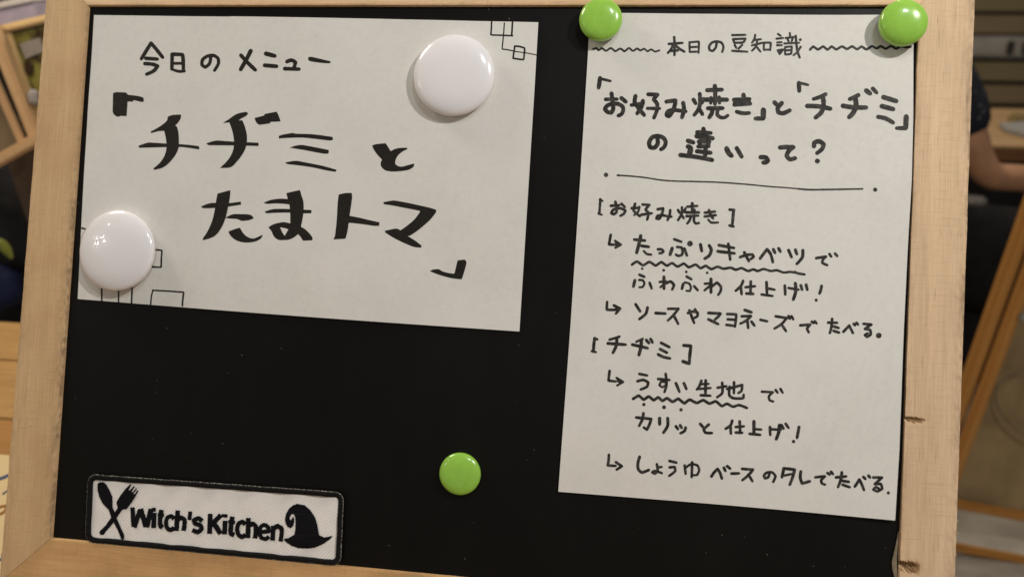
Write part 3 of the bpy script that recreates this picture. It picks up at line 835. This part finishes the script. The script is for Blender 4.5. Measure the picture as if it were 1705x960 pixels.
# cloth base: filled fan grid so it can ripple
def bil(u, v): return (oc[0].lerp(oc[1], u)).lerp(oc[3].lerp(oc[2], u), v)
vs, fs = [], []
NX, NY = 120, 30
ins = .0014
for j in range(NY + 1):
    for i in range(NX + 1):
        u = .010 + .98 * i / NX; v = .03 + .94 * j / NY
        # pull the grid corners in to follow the rounded outline
        cu, cv = min(u, 1 - u), min(v, 1 - v)
        p = bil(u, v)
        for ci, c in enumerate(oc):
            d1 = (oc[ci - 1] - c).normalized(); d2 = (oc[(ci + 1) % 4] - c).normalized(); q = c + (d1 + d2) * RAD
            e = p - q
            if e.dot(d1) < 0 and e.dot(d2) < 0 and e.length > RAD - .001: p = q + e.normalized() * (RAD - .001)
        vs.append((p.x, p.y, zpatch(p.x, p.y)))
for j in range(NY):
    for i in range(NX):
        a = j * (NX + 1) + i; fs.append((a, a + NX + 1, a + NX + 2, a + 1))
link('cloth', mesh('cloth', vs, fs, True), M_twill, patch)
# backing down to the board
n = len(lp); vs = [(p.x, p.y, z) for z in (PT - .0004, RECESS + .0001) for p in lp]
link('backing', mesh('backing', vs, [(i, (i + 1) % n, n + (i + 1) % n, n + i) for i in range(n)] + [tuple(range(n, 2 * n))]), M_thread, patch)
# overlocked border: a fat rope of single stitches
def border(name, inset, rad, step, zoff, m, amp, irregular=0.0, flat=.75):
    loop = resample(rounded(oc, RAD, inset), step / 4); n = len(loop); K = 10
    vs, fs = [], []
    for i, p in enumerate(loop):
        a, b = loop[i - 1], loop[(i + 1) % n]; d = (b - a).normalized(); nn = Vector((-d.y, d.x))
        wob = noise.noise(Vector((p.x * 120, p.y * 120, 3))) * .00022
        r = rad * (1 + amp * (.5 + .5 * math.cos(2 * math.pi * i / 4)) + irregular * noise.noise(Vector((i * .7, 1, 2))))
        for k in range(K):
            t = 2 * math.pi * k / K
            skew = .25 * rad * math.cos(t)
            q = p + nn * (math.cos(t) * r + wob) + d * skew
            vs.append((q.x, q.y, PT + zoff + math.sin(t) * r * flat))
    for i in range(n):
        for k in range(K):
            i2, k2 = (i + 1) % n, (k + 1) % K
            fs.append((i * K + k, i * K + k2, i2 * K + k2, i2 * K + k))
    return link(name, mesh(name, vs, fs, True), m, patch)
border('stitched_border', .0018, .00175, .00070, .0001, M_edge, .24)
border('edge_thread', .0002, .00036, .0009, .0007, M_pale, .3, .9)
# embroidery
def satin(z0):
    return lambda x, y: z0 + .00028 * math.sin((x * .8 + y * .6) * 9000) * .15 + zpatch(x, y) - PT
k = Ink(PT + .0005, satin(PT + .00045))
for cr, s in (
    ('p', '180,140 200,125 240,125 270,150 300,200 325,260 325,310 325,365 340,400 345,440 365,480 400,560 432,620 430,655 415,668 400,655 375,590 335,510 310,450 290,380 240,330 200,260 180,200'),
    ('p', '365,300 400,245 440,190 488,143 497,150 472,198 482,204 520,160 530,168 500,215 508,222 545,180 552,188 520,235 530,240 558,198 566,206 535,270 490,330 455,378 415,382 380,430 340,490 300,545 260,590 245,618 215,618 203,595 215,575 260,530 310,455 345,405 370,365 360,320')):
    k.poly(cr, P(s), smooth=False, ragged=1.6)
k.build('embroidery', M_thread, patch, 'crossed black spoon and fork')
k = Ink(PT + .0005, satin(PT + .00045))
k.poly('q', P('805,600 850,590 905,560 915,510 918,440 915,395 905,370 890,362 875,375 862,405 870,422 885,412 890,392 905,402 905,440 895,480 875,498 845,485 825,450 820,410 830,360 860,310 900,280 935,270 1000,285 1050,330 1095,395 1120,470 1140,565 1190,585 1265,570 1240,605 1180,645 1100,680 1020,692 940,688 880,665 830,630'), smooth=False, ragged=1.8)
k.build('embroidery', M_thread, patch, 'black witch hat with a curled tip')
k = Ink(PT + .0005, satin(PT + .00045))
LET = '''
p 36: 512,360 527,540 ; 532,548 590,378 ; 592,372 640,545 ; 645,548 685,375 ; 712,412 708,555 ; 690,385 728,382 @30 ; 780,385 772,530 795,552 ; 745,430 806,436 @26
p 36: 908,468 882,442 842,455 828,505 842,555 880,570 908,548 @33 ; 940,388 928,580 ; 936,480 970,456 1000,478 992,580 @33 ; 1052,400 1046,480 @28
p 34: 1168,490 1130,464 1088,482 1098,512 1150,530 1164,562 1122,592 1072,572
p 37: 1245,420 1240,607 ; 1345,432 1252,528 ; 1275,500 1340,610
q 36: 252,430 246,558 ; 255,385 252,400 @30; 220,380 275,385 @24 ; 320,392 306,550 338,566 ; 280,440 345,446 @26
q 34: 448,462 418,440 382,455 366,510 382,562 418,580 448,558 ; 475,402 470,590 @36 ; 476,480 512,456 542,480 534,595
q 30: 578,536 664,530 652,488 615,470 584,492 574,545 596,592 638,600 664,578
q 34: 705,476 700,615 @36 ; 706,505 745,480 786,500 778,622
'''
for line in LET.strip().splitlines():
    head, body = line.split(':'); cr, wd_ = head.split()
    for st in body.split(';'):
        st = st.strip(); ww = float(wd_)
        if '@' in st: st, q = st.split('@'); ww = float(q)
        if st: k.stroke(cr, P(st), ww * 1.24, 0.0, ragged=1.8, cap='flat')
k.build('embroidery', M_thread, patch, "black block letters reading Witch's Kitchen")

# ------------------------------------------------------------------ the room behind
M_floor = m_plain('grey_floor', (.37, .33, .275), .5, .4, .25, 9, .1, 60)
fl = mesh('floor', [(-5, -3, 0), (6, -3, 0), (6, 5, 0), (-5, 5, 0)], [(0, 1, 2, 3)])
structure(link('floor', fl, M_floor))
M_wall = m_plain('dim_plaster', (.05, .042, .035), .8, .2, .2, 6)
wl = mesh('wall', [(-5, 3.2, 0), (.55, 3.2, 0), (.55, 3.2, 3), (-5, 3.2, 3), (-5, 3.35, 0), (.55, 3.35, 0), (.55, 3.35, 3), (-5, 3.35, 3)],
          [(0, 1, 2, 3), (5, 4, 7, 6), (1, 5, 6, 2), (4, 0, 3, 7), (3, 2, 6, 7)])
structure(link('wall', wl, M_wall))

# table under the board: planks running left to right
M_tab = [m_wood('table_wood_a', (.55, .33, .13), (.30, .165, .06), 'X', 1.3, fine=.35, gloss=.35),
         m_wood('table_wood_b', (.48, .25, .085), (.26, .12, .035), 'X', 5.9, fine=.35, gloss=.35)]
yfar = at_z(20, 535, TABLE_Z).y
y1 = at_z(15, 697, TABLE_Z).y; ynear = at_z(15, 757, TABLE_Z).y
table = thing('plank_table', 'honey brown plank table that the menu board stands on', 'table', loc=Vector((-.4, 0, 0)))
XL, XR = -1.3, .335
cuts = [yfar, (yfar + y1) / 2 + .01, y1, y1 - .085, y1 - .19, y1 - .31, y1 - .43, y1 - .55]
mi = 0
for a, b in zip(cuts, cuts[1:]):
    slab('plank', XL, XR, b + .0012, a - .0012, TABLE_Z - .025, TABLE_Z, M_tab[1 if abs(a - y1) < .001 else 0], table, .0015); mi += 1
ylast = cuts[-1]
slab('apron', XL + .05, XR - .05, yfar - .06, yfar - .04, TABLE_Z - .1, TABLE_Z - .026, M_tab[1], table)
for lx in (XL + .06, XR - .06):
    for ly in (ylast + .06, yfar - .06):
        slab('leg', lx - .025, lx + .025, ly - .025, ly + .025, .0, TABLE_Z - .026, M_tab[1], table)

# cream sheet on the table with blue and brown pen marks
M_cream = m_plain('cream_paper', (.64, .50, .27), .7, .2, .04, 12)
zt = TABLE_Z + .003
a, b_, c_, d_ = at_z(-150, 740, zt), at_z(15.5, 757.5, zt), at_z(14, 980, zt), at_z(-190, 990, zt)
root = thing('cream_sheet', 'cream sheet with blue and brown pen marks lying on the table left of the board', 'paper', loc=Vector((0, 0, zt)))
vs = [(p.x, p.y, z) for z in (0, -.002) for p in (a, b_, c_, d_)]
link('sheet', mesh('sheet', vs, [(0, 3, 2, 1), (4, 5, 6, 7), (0, 1, 5, 4), (1, 2, 6, 5), (2, 3, 7, 6), (3, 0, 4, 7)]), M_cream, root)
def table_mark(pts, wpx, m, name='pen_mark'):
    path = catmull(pts, 2.0); vs, fs = [], []
    for i, (x, y) in enumerate(path):
        q, r = path[max(0, i - 1)], path[min(len(path) - 1, i + 1)]
        d = Vector((r[0] - q[0], r[1] - q[1])).normalized(); nx, ny = -d.y * wpx / 2, d.x * wpx / 2
        for s in (1, -1):
            p = at_z(x + nx * s, y + ny * s, zt + .0004); vs.append((p.x, p.y, .0004))
    for i in range(len(path) - 1): fs.append((2 * i, 2 * i + 1, 2 * i + 3, 2 * i + 2))
    link(name, mesh(name, vs, fs), m, root)
M_blue = m_plain('blue_grey_ink', (.07, .09, .16), .6, .3)
M_brn = m_plain('brown_ink', (.30, .13, .03), .6, .3)
table_mark([(-40, 806), (-15, 800), (0, 796), (6, 794), (14, 790)], 5, M_blue)
table_mark([(4, 822), (12, 816)], 2.5, M_blue)
table_mark([(-20, 850), (0, 843), (10, 841), (10, 846), (4, 853), (-6, 856)], 4, M_brn)
table_mark([(-30, 935), (-8, 934), (2, 930), (4, 920)], 3, M_blue)

# left background: tilted display frames, a lilac box, dark bag, blue bag
M_lw = m_wood('pale_frame_wood', (.78, .57, .29), (.62, .43, .20), 'X', 3.1, fine=.3)
M_lw2 = m_wood('tan_frame_wood', (.62, .41, .22), (.48, .30, .15), 'X', 6.1, fine=.3)
YP = .62
def PXY(x, y, Y=YP): return at_y(x, y, Y)
def quad_panel(name, pts, Y, thick, m, parent):
    P4 = [at_y(x, y, Y) for x, y in pts]; vs = [p - parent.location for p in P4] + [p + Vector((0, thick, 0)) - parent.location for p in P4]
    n = len(P4)
    fs = [tuple(reversed(range(n))), tuple(range(n, 2 * n))] + [(i, (i + 1) % n, n + (i + 1) % n, n + i) for i in range(n)]
    return link(name, mesh(name, vs, fs), m, parent)
pf = thing('picture_frame', 'small pale wooden picture frame with a green and yellow print, tilted behind the board', 'picture frame', loc=PXY(80, 110))
bar('frame_bar', PXY(4, 49), PXY(150, 14), .0105, .014, M_lw, pf)
bar('frame_bar', PXY(13, 54), PXY(70, 222), .0105, .014, M_lw, pf)
bar('frame_bar', PXY(152, 20), PXY(205, 178), .0105, .014, M_lw, pf)
bar('frame_bar', PXY(70, 220), PXY(208, 180), .0105, .014, M_lw, pf)
def make_print():
    m, nt, b = mat('green_print', .4, (.2, .2, .05), .4)
    tc = add(nt, 'ShaderNodeTexCoord')
    n = tex_noise(nt, tc.outputs['Object'], 34, 3, .6)
    nt.links.new(ramp(nt, n, [(.36, (.035, .018, .007)), (.47, (.13, .11, .028)), (.56, (.21, .20, .04)), (.70, (.27, .21, .07))]), b.inputs['Base Color'])
    return m
quad_panel('print', [(17, 58), (152, 24), (198, 176), (70, 212)], YP + .001, .003, make_print(), pf)
M_txt = m_plain('grey_caption', (.25, .22, .19), .6, .3, .15, 300)
quad_panel('caption', [(32, 73), (66, 63), (74, 86), (42, 98)], YP - .0015, .002, M_txt, pf)
M_dk = m_plain('dark_brown_print', (.035, .018, .01), .5)
quad_panel('dark_shape', [(40, 104), (46, 99), (54, 110), (53, 123), (47, 127), (41, 118)], YP - .0015, .002, M_dk, pf)
# lilac leaflet box
M_lil = m_plain('lilac_card', (.38, .32, .38), .6, .3, .15, 50)
lb_ = thing('leaflet_box', 'lilac-grey card box at the top left, above the tilted picture frame', 'box', loc=PXY(20, 20, .70))
quad_panel('front', [(-60, 28), (0, 12), (54, 1), (64, 30), (4, 44), (-50, 58)], .70, .05, M_lil, lb_)
M_lil2 = m_plain('pale_card_rim', (.62, .56, .52), .6, .3, .1, 50)
quad_panel('rim', [(-60, 18), (-2, 4), (50, -9), (55, 2), (2, 13), (-60, 28)], .697, .04, M_lil2, lb_)
# larger tan easel-like frame
ef = thing('display_frame', 'tan wooden display frame with smoky pane at the left edge behind the board', 'display frame', loc=PXY(10, 200, .60))
bar('frame_bar', PXY(-18, 30, .60), PXY(62, 232, .60), .0175, .016, M_lw2, ef)
bar('frame_bar', PXY(-40, 60, .592), PXY(37, 238, .592), .0095, .012, M_lw2, ef)
bar('frame_bar', PXY(-70, 306, .588), PXY(72, 226, .588), .0165, .018, M_lw2, ef)
M_smoky = m_plain('smoky_pane', (.17, .125, .075), .25, .5, .15, 20)
quad_panel('pane', [(-60, 90), (-20, 100), (36, 236), (-60, 292)], .603, .003, M_smoky, ef)
M_bd = m_plain('dark_brown_board', (.085, .055, .035), .6)
dbp = thing('backing_board', 'dark brown board standing under the display frame', 'board', loc=PXY(40, 300, .66))
quad_panel('board', [(-10, 200), (60, 190), (66, 380), (50, 380), (22, 300)], .66, .01, M_bd, dbp)
# soft bags
def blob(name, cx, cy, Y, rx, ry, rz, m, label, cat, seed=0, rough_=.18):
    bm = bmesh.new(); bmesh.ops.create_icosphere(bm, subdivisions=4, radius=1)
    for v in bm.verts:
        d = 1 + rough_ * noise.noise(v.co * 1.6 + Vector((seed, 0, 0))) + rough_ * .4 * noise.noise(v.co * 4 + Vector((0, seed, 0)))
        sq = Vector((math.copysign(abs(v.co.x) ** .7, v.co.x), v.co.y, math.copysign(abs(v.co.z) ** .7, v.co.z)))
        v.co = Vector((sq.x * rx, sq.y * ry, sq.z * rz)) * d
    me = bpy.data.meshes.new(name); bm.to_mesh(me); bm.free()
    for p in me.polygons: p.use_smooth = True
    o = link(name, me, m); o.location = at_y(cx, cy, Y); return tag(o, label, cat)
M_blk = m_plain('black_fabric', (.008, .0075, .008), .85, .2, .4, 40)
M_navy = m_plain('blue_fabric', (.003, .006, .032), .75, .3, .3, 30)
blob('shoulder_bag', 0, 365, .78, .17, .07, .10, M_blk, 'black bag behind the table below the display frame', 'bag', 3)
blob('cloth_bag', -40, 470, .72, .085, .05, .052, M_navy, 'navy blue cloth bag behind the far edge of the table', 'bag', 8, .12)
blob('dark_coat', -20, 620, .95, .40, .10, .28, M_blk, 'black folded coat behind the table, mostly hidden', 'coat', 12)
blob('soft_pad', 57, 163, .60, .008, .006, .011, m_plain('pale_grey_felt', (.28, .25, .23), .9), 'small pale grey pad at the lower tip of the tilted picture frame', 'pad', 4)
# yellow-green leaf
M_leaf = m_plain('leaf_green', (.20, .22, .035), .5, .4, .2, 60)
vs, fs = [], []
A, Bp = (-8, 398), (19, 431)
for i in range(13):
    t = i / 12; wv = 9 * math.sin(math.pi * (t * .9 + .05)) ** .8
    x, y = A[0] + (Bp[0] - A[0]) * t, A[1] + (Bp[1] - A[1]) * t - 3 * math.sin(math.pi * t)
    for s, dz in ((-1, .002), (0, -.003), (1, .002)): vs.append(at_y(x + .75 * wv * s, y - .62 * wv * s, .655) + Vector((0, dz, 0)))
for i in range(12):
    for q in (0, 1): fs.append((i * 3 + q, i * 3 + q + 1, i * 3 + q + 4, i * 3 + q + 3))
c0 = vs[18].copy(); o = link('leaf', mesh('leaf', [v - c0 for v in vs], fs, True), M_leaf); o.location = c0
tag(o, 'single yellow-green leaf against the black bag at the left edge', 'leaf')

# right background: slatted wall
YW = 3.0
M_sl = [m_wood('slat_a', (.19, .155, .08), (.13, .105, .055), 'X', 1.1, fine=.15), m_wood('slat_b', (.20, .150, .085), (.14, .10, .058), 'X', 4.7, fine=.15)]
M_gs = m_plain('grey_metal_strip', (.27, .25, .22), .4, .5, .3, 9)
sw = thing('slat_wall', 'dark brown wall of horizontal slats with a grey strip, far right', 'wall', loc=Vector((at_y(1660, 100, YW).x, YW, 0)))
def zat(y): return at_y(1660, y, YW).z
x0, x1 = at_y(1480, 100, YW).x, at_y(2150, 100, YW).x
for i, (ya, yb) in enumerate(((-110, -66), (-63, -22), (-19, 20), (25, 57), (103, 135), (141, 172), (178, 215), (220, 260))):
    slab('slat', x0, x1, YW - .02, YW + .02, zat(yb), zat(ya), M_sl[i % 2], sw, .006)
slab('metal_strip', x0, x1, YW - .025, YW + .01, zat(96), zat(60), M_gs, sw, .012)
slab('backing', x0, x1, YW + .022, YW + .05, 0, zat(-110), M_blk, sw)
M_kn = m_plain('dark_catch', (.02, .017, .014), .5)
for xx in (1677, 1703):
    p = at_y(xx, 76, YW); slab('catch', p.x - .012, p.x + .012, YW - .04, YW - .027, p.z - .028, p.z + .02, M_kn, sw, .004)

# second table at the right, with papers
M_t2 = m_wood('tan_table_top', (.42, .27, .135), (.33, .20, .09), 'X', 8.1, fine=.12)
M_t2e = m_wood('brown_table_edge', (.20, .085, .028), (.13, .05, .016), 'X', 2.1, fine=.2)
yf, yn = at_z(1660, 181, TABLE_Z).y, at_z(1690, 243, TABLE_Z).y
t2 = thing('side_table', 'tan table with rounded brown edge, right of the board in the background', 'table', loc=Vector((1.5, yn, 0)))
cc = at_z(1660, 210, TABLE_Z)
xl_, xr_ = cc.x - .45, cc.x + .9
def round_slab(name, x0, x1, ya, yb, z0, z1, r, m, parent):
    loop = []
    for (cx_, cy_, a0) in ((x1 - r, yb - r, 0), (x0 + r, yb - r, 90), (x0 + r, ya + r, 180), (x1 - r, ya + r, 270)):
        for k_ in range(9):
            t = math.radians(a0 + 90 * k_ / 8); loop.append((cx_ + r * math.cos(t), cy_ + r * math.sin(t)))
    n = len(loop); L = parent.location
    vs = [(x - L.x, y - L.y, z - L.z) for z in (z0, z1) for x, y in loop]
    return link(name, mesh(name, vs, [tuple(reversed(range(n))), tuple(range(n, 2 * n))] + [(i, (i + 1) % n, n + (i + 1) % n, n + i) for i in range(n)]), m, parent)
round_slab('top', xl_, xr_, yn, yf, TABLE_Z - .006, TABLE_Z, .08, M_t2, t2)
round_slab('edge_band', xl_ + .001, xr_ - .001, yn + .001, yf - .001, TABLE_Z - .036, TABLE_Z - .0065, .08, M_t2e, t2)
for lx in (xl_ + .1, xr_ - .1):
    for ly in (yn + .1, yf - .1): slab('leg', lx - .02, lx + .02, ly - .02, ly + .02, 0, TABLE_Z - .037, M_t2e, t2)
M_gp = m_plain('grey_plastic_tray', (.30, .285, .275), .4, .5, .1, 30)
a, b_ = at_z(1664, 213, TABLE_Z), at_z(1790, 205, TABLE_Z)
tr = [at_z(1662, 213, TABLE_Z), at_z(1710, 209, TABLE_Z), at_z(1790, 216, TABLE_Z), at_z(1780, 246, TABLE_Z), at_z(1712, 232, TABLE_Z), at_z(1672, 221, TABLE_Z)]
ctr = sum(tr, Vector()) / 6
vs = [(p.x - ctr.x, p.y - ctr.y, z) for z in (.002, .012) for p in tr]
o = link('tray', mesh('tray', vs, [tuple(reversed(range(6))), tuple(range(6, 12))] + [(i, (i + 1) % 6, 6 + (i + 1) % 6, 6 + i) for i in range(6)]), M_gp)
o.location = Vector((ctr.x, ctr.y, TABLE_Z)); tag(o, 'pale grey folded sheet lying on the side table', 'paper')
p = at_z(1702, 201, TABLE_Z)
blob('bread_roll', 1703, 200, p.y, .035, .03, .016, m_plain('olive_crust', (.16, .11, .03), .6), 'small olive brown bun on the side table', 'food', 5)

# seated person, mostly hidden behind the board
def skin_mesh(name, verts, edges, radii, m, root_i=0, sub=2):
    me = bpy.data.meshes.new(name); me.from_pydata([tuple(v) for v in verts], edges, []); me.update()
    o = bpy.data.objects.new(name, me); C.objects.link(o)
    md = o.modifiers.new('skin', 'SKIN'); md.use_smooth_shade = True
    for i, r in enumerate(radii):
        sv = me.skin_vertices[0].data[i]; sv.radius = (r, r) if not isinstance(r, tuple) else r; sv.use_root = (i == root_i)
    o.modifiers.new('sub', 'SUBSURF').levels = sub; o.modifiers['sub'].render_levels = sub
    dg = bpy.context.evaluated_depsgraph_get(); new = bpy.data.meshes.new_from_object(o.evaluated_get(dg))
    o.modifiers.clear(); o.data = new; new.materials.clear(); new.materials.append(m)
    for pp in new.polygons: pp.use_smooth = True
    return o
M_skin = m_plain('skin', (.34, .175, .095), .5, .4, .28, 16, .3, 90)
M_shirt = None
def make_shirt():
    m, nt, b = mat('dotted_navy_cotton', .85, (.012, .014, .022), .2)
    tc = add(nt, 'ShaderNodeTexCoord'); v = add(nt, 'ShaderNodeTexVoronoi'); v.inputs['Scale'].default_value = 55
    nt.links.new(tc.outputs['Object'], v.inputs['Vector'])
    nt.links.new(ramp(nt, v.outputs['Distance'], [(.10, (.12, .12, .12)), (.24, (.010, .011, .018))]), b.inputs['Base Color']); return m
M_shirt = make_shirt()
YA = at_z(1640, 300, TABLE_Z - .02).y
YA = min(YA, yn - .03)
def A(x, y, dy=0.0): return at_y(x, y, YA + dy)
pr = thing('person', 'seated person in dark dotted sleeve, bare forearm showing right of the board', 'person', loc=Vector((A(1500, 300).x, YA, 0)))
S_ = lambda v: Vector(v) - pr.location
sh = A(1556, 60, .06); el = A(1640, 294, .0); wr = A(1735, 298, .04); ha = A(1778, 304, .05)
pel = Vector((A(1420, 300).x, YA + .12, .50)); chest = Vector((pel.x, YA + .08, .92)); neck = Vector((pel.x, YA + .07, 1.12)); head = Vector((pel.x - .01, YA + .03, 1.27))
sh2 = Vector((2 * pel.x - sh.x, sh.y, sh.z)); el2 = sh2 + Vector((-.04, -.06, -.27)); wr2 = el2 + Vector((.10, -.20, -.04)); ha2 = wr2 + Vector((.05, -.07, 0))
kneeR = pel + Vector((.06, -.26, .0)); kneeL = pel + Vector((-.12, -.26, .0)); ftR = Vector((kneeR.x, kneeR.y, .08)); ftL = Vector((kneeL.x, kneeL.y, .08)); tR = ftR + Vector((0, -.16, -.04)); tL = ftL + Vector((0, -.16, -.04))
V = [pel, chest, neck, head, sh, el, wr, ha, sh2, el2, wr2, ha2, kneeR, ftR, kneeL, ftL, tR, tL]
# fingers of the visible arm
fing = []
E_ = [(0, 1), (1, 2), (2, 3), (1, 4), (4, 5), (5, 6), (6, 7), (1, 8), (8, 9), (9, 10), (10, 11), (0, 12), (12, 13), (0, 14), (14, 15), (13, 16), (15, 17)]
Rr = [.13, .12, .05, .085, .045, .033, .028, .034, .055, .040, .026, .034, .075, .04, .075, .04, .03, .03]
for hi, hv, sgn in ((7, ha, 1), (11, ha2, 1)):
    base_dir = (V[hi] - V[hi - 1]).normalized()
    for q in range(4):
        off = Vector((0, (q - 1.5) * .020, 0)); f1 = V[hi] + base_dir * .045 + off; f2 = f1 + base_dir * (.035 - .004 * abs(q - 1)) + Vector((0, 0, -.012)); 
        V += [f1, f2]; n_ = len(V); E_ += [(hi, n_ - 2), (n_ - 2, n_ - 1)]; Rr += [.009, .0075]
    t1 = V[hi] + Vector((0, -.035, .0)); t2_ = t1 + base_dir * .03 + Vector((0, -.008, -.005)); V += [t1, t2_]; n_ = len(V); E_ += [(hi, n_ - 2), (n_ - 2, n_ - 1)]; Rr += [.011, .009]
body = skin_mesh('body', [S_(v) for v in V], E_, Rr, M_skin); body.parent = pr
hem = A(1632, 262, .0)
c_el = sh.lerp(el, .76)
shirt = skin_mesh('shirt', [S_(v) for v in (pel + Vector((0, 0, .02)), chest, neck - Vector((0, 0, .06)), sh, c_el, sh2, sh2.lerp(el2, .8))],
                  [(0, 1), (1, 2), (1, 3), (3, 4), (1, 5), (5, 6)], [.145, .135, .07, .070, .056, .068, .062], M_shirt); shirt.parent = pr
M_trs = M_blk
tro = skin_mesh('trousers', [S_(v) for v in (pel, kneeR, ftR + Vector((0, 0, .04)), kneeL, ftL + Vector((0, 0, .04)))], [(0, 1), (1, 2), (0, 3), (3, 4)], [.15, .088, .06, .088, .06], M_trs); tro.parent = pr
hair_m = m_plain('dark_hair', (.012, .009, .007), .6, .4)
hr = skin_mesh('hair', [S_(v) for v in (head + Vector((0, .03, .03)), head + Vector((0, .03, .07)))], [(0, 1)], [.092, .07], hair_m); hr.parent = pr
for sx in (-.03, .03):
    me = box_mesh('eye', .022, .012, .012, .005); e = link('eye', me, M_white, pr); e.location = S_(head) + Vector((sx, -.083, .0))
me = box_mesh('nose', .022, .03, .035, .009); e = link('nose', me, M_skin, pr); e.location = S_(head) + Vector((0, -.088, -.025))
me = box_mesh('mouth', .045, .012, .010, .004); e = link('mouth', me, m_plain('lips', (.25, .08, .06), .5), pr); e.location = S_(head) + Vector((0, -.08, -.055))
st = thing('stool', 'dark stool under the seated person, hidden behind the board', 'stool', loc=Vector((pel.x, pel.y, 0)))
me = box_mesh('seat', .36, .36, .04, .01); o = link('seat', me, M_t2e, st); o.location = (0, 0, .33)
for sx in (-.14, .14):
    for sy in (-.14, .14):
        me = box_mesh('leg', .035, .035, .31, .004); o = link('leg', me, M_t2e, st); o.location = (sx, sy, .155)
# black masses added to darken the shade under the table
blob('dark_filler', 1665, 430, YA + .12, .17, .08, .12, M_blk, 'black bag-like mass added to darken the shade under the side table, behind the slanted chair bars', 'bag', 21, .10)
blob('low_dark_filler', 1590, 560, YA + .16, .17, .08, .12, M_blk, 'black heap added to darken the shade lower down', 'filler', 33, .15)
blob('grey_cloth', 1622, 334, YA - .02, .022, .02, .011, m_plain('grey_cloth', (.12, .11, .10), .8), 'scrap of grey cloth below the forearm', 'cloth', 2)

# slanted wooden folding chair with a brown canvas seat
M_ch = m_wood('varnished_chair_wood', (.50, .25, .07), (.34, .145, .03), 'X', 3.7, fine=.3, gloss=.4)
M_cv = m_plain('brown_canvas', (.30, .215, .11), .85, .2, .22, 14, .3, 300)
YC = YA - .32
chair = thing('folding_chair', 'varnished wooden folding chair with brown canvas, lying slanted at the right edge', 'chair', loc=at_y(1660, 700, YC))
def CP(x, y, dy=0): return at_y(x, y, YC + dy)
bar('side_bar', CP(1526, 880), CP(1742, 270), .027, .028, M_ch, chair, .008)
bar('side_bar', CP(1547, 900, -.02), CP(1768, 300, -.02), .024, .024, M_ch, chair, .008)
bar('cross_rail', CP(1560, 832, .01), CP(1820, 880, .01), .0185, .02, M_ch, chair, .005)
bar('cross_rail', CP(1560, 904, .01), CP(1820, 953, .01), .0165, .02, M_ch, chair, .005)
vs, fs = [], []
loc = chair.location
for j in range(21):
    for i in range(21):
        u, v = i / 20, j / 20
        x = (1700 + (1560 - 1700) * v) * (1 - u) + 1830 * u; y = 480 + (832 - 480) * v + 45 * u * v
        q = CP(x, y, .02 + .03 * math.sin(math.pi * u) * math.sin(math.pi * v)); vs.append(q - loc)
for j in range(20):
    for i in range(20): a_ = j * 21 + i; fs.append((a_, a_ + 1, a_ + 22, a_ + 21))
link('canvas', mesh('canvas', vs, fs, True), M_cv, chair)
# piped seam curving across the canvas
def tube(name, pts, r, m, parent, K=8):
    vs, fs = [], []; n = len(pts)
    for i, p_ in enumerate(pts):
        d = (pts[min(n - 1, i + 1)] - pts[max(0, i - 1)]).normalized(); a_ = d.orthogonal().normalized(); b2 = d.cross(a_)
        for k_ in range(K):
            t = 2 * math.pi * k_ / K; vs.append(p_ + a_ * math.cos(t) * r + b2 * math.sin(t) * r)
    for i in range(n - 1):
        for k_ in range(K): fs.append((i * K + k_, i * K + (k_ + 1) % K, (i + 1) * K + (k_ + 1) % K, (i + 1) * K + k_))
    return link(name, mesh(name, vs, fs, True), m, parent)
arc = [CP(x, y, .012) - loc for x, y in catmull([(1712, 612), (1685, 622), (1662, 640), (1658, 665), (1670, 690), (1692, 712), (1722, 730)], 3)]
tube('seam', arc, .0022, m_plain('seam_piping', (.20, .15, .09), .8), chair)
# metal hinge bolt on the outer bar
me = box_mesh('bolt', .012, .02, .012, .004); o = link('bolt', me, M_gp, chair); o.location = CP(1703, 527, -.03) - loc

for o in list(C.objects):
    if o.type == 'MESH' and not o.parent: pass
